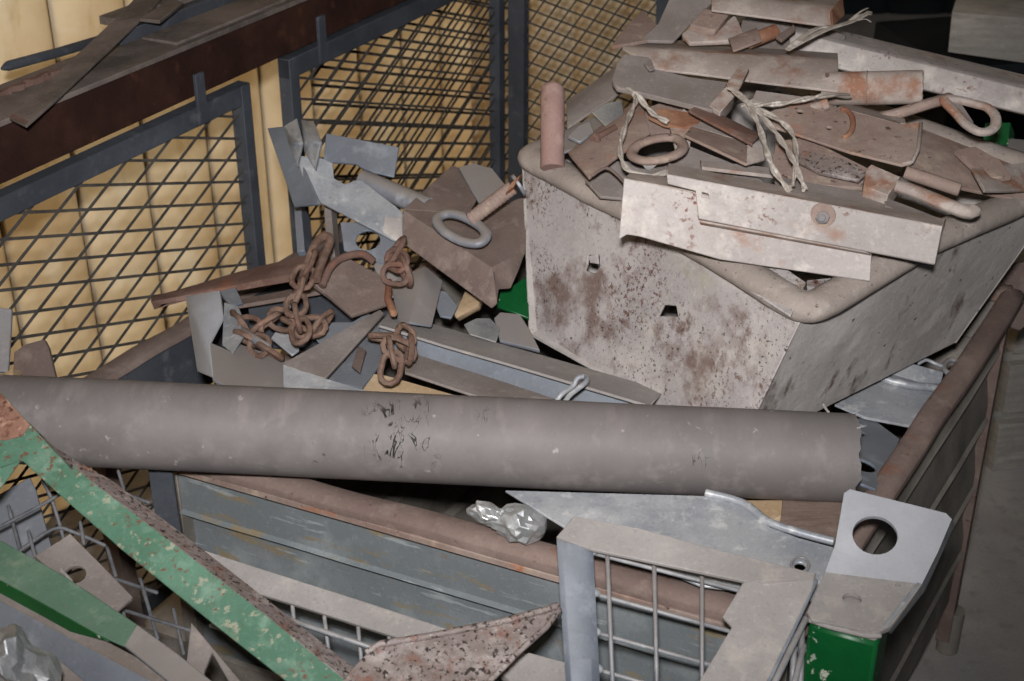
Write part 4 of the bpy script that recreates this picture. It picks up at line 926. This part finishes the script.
# flat bar with rods lying against the bin
plM = (PZ(320, 600, .70), Vector((-.12, -.45, 1)).normalized())
t = Thing('cage_bar', 'dusty frame bar with short rods below it, along the foot of the bin front', 'mesh frame')
t.part('frame_bar', plate(plM, [(183, 543), (250, 565), (360, 600), (470, 636), (560, 664), (540, 690), (500, 672), (408, 641), (300, 606), (240, 588), (176, 565)], t=.007), BAR)
for x0, y0, x1, y1 in ((258, 590, 262, 640), (291, 604, 298, 660), (323, 616, 331, 670), (357, 627, 362, 670), (388, 637, 392, 680)):
    a = PL(x0, y0-3, plM)-plM[1]*.006; t.part('rod', tube([a, P(x1, y1, fdep(a)-.012)], .0026, 8), ROD)
for x0, y0, x1, y1 in ((225, 598, 385, 652), (210, 625, 380, 684)):
    t.part('rod', tube([(x0, y0, 1.665), (x1, y1, 1.60)], .0032, 8), ROD)
t.done()
# speckled triangular plate
plN = plane((345, 690, 1.42), (480, 690, 1.42), (558, 608, 1.485))
t = Thing('pitted_plate', 'pitted pinkish triangular plate pointing right at the bottom of the photo', 'plate')
t.part('plate', plate(plN, [(335, 692), (352, 668), (366, 654), (380, 645), (430, 637), (500, 623), (545, 611), (558, 606), (561, 610), (548, 626), (520, 650), (478, 692)], t=.006), SPECK)
t.part('raised_edge', tube([PL(x, y, plN)+plN[1]*.002 for x, y in ((366, 654), (380, 645), (430, 637), (500, 623), (545, 611), (559, 606))], .0038, 7), SPECK)
t.part('raised_edge', tube([PL(x, y, plN)+plN[1]*.001 for x, y in ((560, 609), (546, 628), (520, 651), (478, 693))], .0034, 7), SPECK)
t.done()
one('galvanised_offcut', 'pale flat steel end under the pitted plate beside the mesh frame', 'offcut', plate((PZ(530, 668, .72), Vector((0, -.3, 1)).normalized()), [(500, 672), (528, 652), (566, 662), (568, 692), (520, 692)], t=.012), BAR)
# big green angle
t = Thing('green_angle', 'worn green rusty angle leaning diagonally across the lower left, over the pipe', 'steel angle')
def dg_(u): return 1.60-.17*u
plO = plane((0, 420, 1.60), (345, 700, 1.42), (40, 415, 1.60))
t.part('face', plate(plO, [(-10, 384), (2, 393), (28, 422), (90, 480), (180, 548), (270, 618), (360, 692), (300, 692), (215, 625), (120, 548), (60, 495), (22, 460), (-10, 470)], t=.005), GREEN)
nrm = plO[1]
t.part('rusty_flange', sheet([PL(28, 422, plO), PL(60, 452, plO), PL(90, 466, plO)-nrm*.01, PL(105, 472, plO)-nrm*.02, PL(180, 528, plO)-nrm*.022, PL(270, 598, plO)-nrm*.022, PL(385, 688, plO)-nrm*.022, PL(360, 692, plO), PL(270, 618, plO), PL(180, 548, plO), PL(90, 480, plO)],
    [[1, 2, 3, 10], [10, 3, 4, 9], [9, 4, 5, 8], [8, 5, 6, 7], [0, 1, 10]], .005), SPECK, label='pinkish rusty flange')
t.part('rusty_end', plate((plO[0]+nrm*.0012, nrm), [(-9, 386), (2, 394), (30, 425), (22, 436), (6, 440), (-9, 440)], t=.001), RUSTE, label='rust covered upper end', bevel=0)
t.part('side_leg', sheet([PL(22, 459, plO)-nrm*.001, PL(2, 443, plO)-nrm*.001, P(-14, 458, 1.56), P(-14, 500, 1.55), P(0, 490, 1.565)], [[0, 1, 2, 3, 4]], .006), GREEN)
t.done()
# lower left
plQ = (PZ(70, 600, .80), Vector((-.1, -.3, 1)).normalized())
t = Thing('green_bar', 'dusty green bar with a bare grey end at the lower left', 'bar')
t.part('top_face', plate(plQ, [(-12, 533), (60, 573), (137, 624), (124, 646), (95, 633), (40, 602), (-12, 574)], t=.004), GREEND)
t.part('bare_end', plate(plQ, [(137, 624), (178, 654), (226, 692), (182, 692), (124, 646)], t=.004), GALV, label='bare grey end')
t.part('side_face', sheet([PL(-12, 574, plQ), PL(40, 602, plQ), PL(95, 633, plQ), PL(110, 641, plQ)-UP*.002, PL(40, 606, plQ)-UP*.026, PL(-12, 578, plQ)-UP*.03], [[0, 1, 4, 5], [1, 2, 3, 4]], .004), GREENF, label='dark green side')
t.done()
plS = (PZ(70, 625, .78), Vector((-.1, -.3, 1)).normalized())
t = Thing('galvanised_beam', 'galvanised beam lying along the green bar at the lower left', 'beam')
A = [PL(-14, 578, plS)+UP*0, PL(-14, 594, plS), PL(-14, 594, plS)+UP*-.055+Vector((-.03, -.035, 0))]
B = [PL(200, 690, plS), PL(172, 692, plS), PL(172, 692, plS)+UP*-.055+Vector((-.03, -.035, 0))]
t.part('top_face', strip(A[:2], B[:2], .004, seed=70, dent=.0005), DUSTY)
t.part('front_face', strip([A[1], A[1].lerp(A[2], .5), A[2]], [B[1], B[1].lerp(B[2], .5), B[2]], .004, seed=71, dent=.001), GALVB)
t.done()
t = Thing('crumpled_foil', 'crumpled shiny metal lump in the bottom left corner', 'foil')
t.part('foil', lump(P(16, 668, 1.38), rx*.036-rz*.018, ry*.03, rz*.036, 21, .55, 2), FOIL); t.done()
one('galvanised_offcut', 'flat grey steel end beside the shiny lump at the bottom left', 'offcut', plate((PZ(70, 675, .755), Vector((0, -.3, 1)).normalized()), [(46, 655), (60, 660), (98, 692), (40, 692)], t=.008), DUSTY)
plV = (PZ(85, 570, .765), Vector((.1, -.35, 1)).normalized())
t = Thing('perforated_plate', 'dusty brown plate with a round hole and folded lip, left of the green angle', 'plate')
t.part('plate', plate(plV, [(60, 540), (70, 533), (100, 563), (133, 597), (117, 611), (95, 600), (56, 575), (34, 556)], [circle(plV, 75, 574, .0115, 18)], .006), DUSTY)
t.part('folded_lip', plate((plV[0]+plV[1]*.004, (plV[1]+Vector((-.15, 0, 0))).normalized()), [(36, 560), (47, 551), (73, 580), (70, 588), (64, 574), (52, 569)], t=.004), BAR)
t.done()
one('triangular_plate', 'dusty pointed plate with a notch, at the bottom beside the green angle', 'plate', plate((PZ(205, 660, .72), Vector((0, -.4, 1)).normalized()), [(183, 692), (191, 622), (250, 692), (235, 692), (212, 652), (204, 672), (207, 692)], t=.006), DUSTY)
t = Thing('wire_mesh', 'bent wire mesh in the dark gap left of the green angle', 'wire mesh')
for p in ([(-10, 532, 1.66), (40, 506, 1.68), (70, 488, 1.7)], [(14, 555, 1.66), (53, 529, 1.69), (76, 533, 1.70), (106, 546, 1.70)], [(112, 578, 1.66), (158, 593, 1.64)], [(120, 609, 1.63), (195, 632, 1.60)],
          [(42, 480, 1.70), (52, 500, 1.70), (64, 540, 1.70)], [(80, 521, 1.70), (84, 545, 1.69)], [(107, 547, 1.69), (116, 577, 1.66)], [(140, 578, 1.65), (158, 640, 1.61)], [(173, 608, 1.62), (184, 655, 1.60)], [(8, 505, 1.68), (20, 550, 1.67)], [(28, 530, 1.67), (36, 560, 1.66)], [(122, 608, 1.63), (128, 630, 1.62)], [(118, 470, 1.79), (124, 490, 1.78)], [(110, 488, 1.79), (150, 503, 1.77)]):
    t.part('wire', tube(smooth_path(p, 4), .0024, 7), RODD)
t.done()
one('blue_plate', 'blue grey steel plate behind the wire mesh at the left edge', 'plate', plate(plane((-10, 500, 1.78), (28, 478, 1.8), (30, 560, 1.74)), [(-12, 500), (10, 488), (30, 477), (36, 490), (52, 548), (40, 570), (-12, 570)], t=.006), GALVB)
one('corner_plate', 'slate blue upright plate at the left front corner of the bin, under the pipe', 'plate', plate(plane((147, 472, 1.84), (178, 474, 1.83), (170, 540, 1.77)), [(146, 455), (170, 455), (176, 500), (182, 540), (160, 536), (152, 500)], t=.006), SLATE)
one('steel_plate', 'grey upright plate end at the left edge above the pipe', 'plate', plate(plane((-10, 310, 1.93), (10, 312, 1.93), (5, 380, 1.9)), [(-12, 306), (12, 309), (10, 345), (8, 372), (-12, 372)], t=.006), GALV)
one('rusty_plate', 'dark rounded rusty plate standing behind the left end of the pipe', 'plate', plate(plane((10, 372, 1.97), (55, 376, 1.95), (40, 340, 1.98)), [(14, 352), (26, 344), (44, 339), (48, 347), (57, 385), (12, 385)], t=.008), DUSTB)
one('wood_offcut', 'tiny pale wooden end at the left edge on top of the pipe', 'wood offcut', prism([(4, 372, 1.80), (13, 370, 1.80), (13, 380, 1.79), (4, 380, 1.79)], ry*.03), WOOD)
# ------------------------------------------------------------------ background right
t = Thing('steel_cabinet', 'dark steel cabinet in the gloom behind the tub at upper right', 'cabinet')
kc = P(1010, 62, 3.42); kx = Vector((.97, .24, 0)); ky = Vector((-.24, .97, 0)); kz = kc.z-.005
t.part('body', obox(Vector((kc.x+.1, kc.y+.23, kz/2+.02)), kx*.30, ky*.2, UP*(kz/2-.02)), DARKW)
for i in (-1, 1):
    for j in (-1, 1): t.part('foot', obox(Vector((kc.x+.1, kc.y+.23, .02))+kx*.25*i+ky*.15*j, kx*.02, ky*.02, UP*.0198), DARKW)
t.done()
plW = plane((950, 12, 3.36), (1040, 19, 3.33), (948, 52, 3.36))
one('box_beam', 'square grey metal box beam end at the upper right edge in the dark background', 'beam', prism([PL(x, y, plW) for x, y in ((952, 12), (1060, 21), (1060, 68), (948, 52))], Vector((.10, .28, .0))), PALLET)
t = Thing('wooden_pallet', 'grey wooden pallet on the floor behind the bin at the right edge', 'pallet')
po = PZ(985, 470, .0); po.z = 0; qx = Vector((.98, .2, 0)); qy = Vector((-.2, .98, 0))
for k in range(3):
    for j in range(5): t.part('deck_board', obox(po+qx*.5+qy*(.05+.1*j)+UP*(.13+k*.145), qx*.5, qy*.04, UP*.011), PALLET)
    for j in (0, 1, 2): 
        for i in (0, 1, 2): t.part('block', obox(po+qx*(.06+.44*i)+qy*(.05+.19*j)+UP*(.06+k*.145), qx*.05, qy*.06, UP*(.0585)), PALLET)
t.done()
one('green_post', 'short green post end behind the tub at the right edge', 'post', beam(P(997, 150, 2.35), P(1000, 128, 2.36), .04, .04, up=ED), GREENF)
one('galvanised_plate', 'pale green grey plate end behind the tub at the right edge', 'plate', plate(plane((1005, 155, 2.3), (1045, 160, 2.3), (1010, 130, 2.36)), [(1006, 158), (1008, 138), (1050, 142), (1050, 170)], t=.005), GALV)
one('rusty_plate', 'rust brown plate leaning on the far right corner of the bin', 'plate', plate(plane((975, 290, 2.36), (1030, 315, 2.34), (1000, 262, 2.38)), [(965, 320), (985, 280), (1000, 262), (1045, 262), (1045, 310), (1020, 330), (990, 318)], t=.006), DUSTB)
# the last pieces at the right front corner of the bin
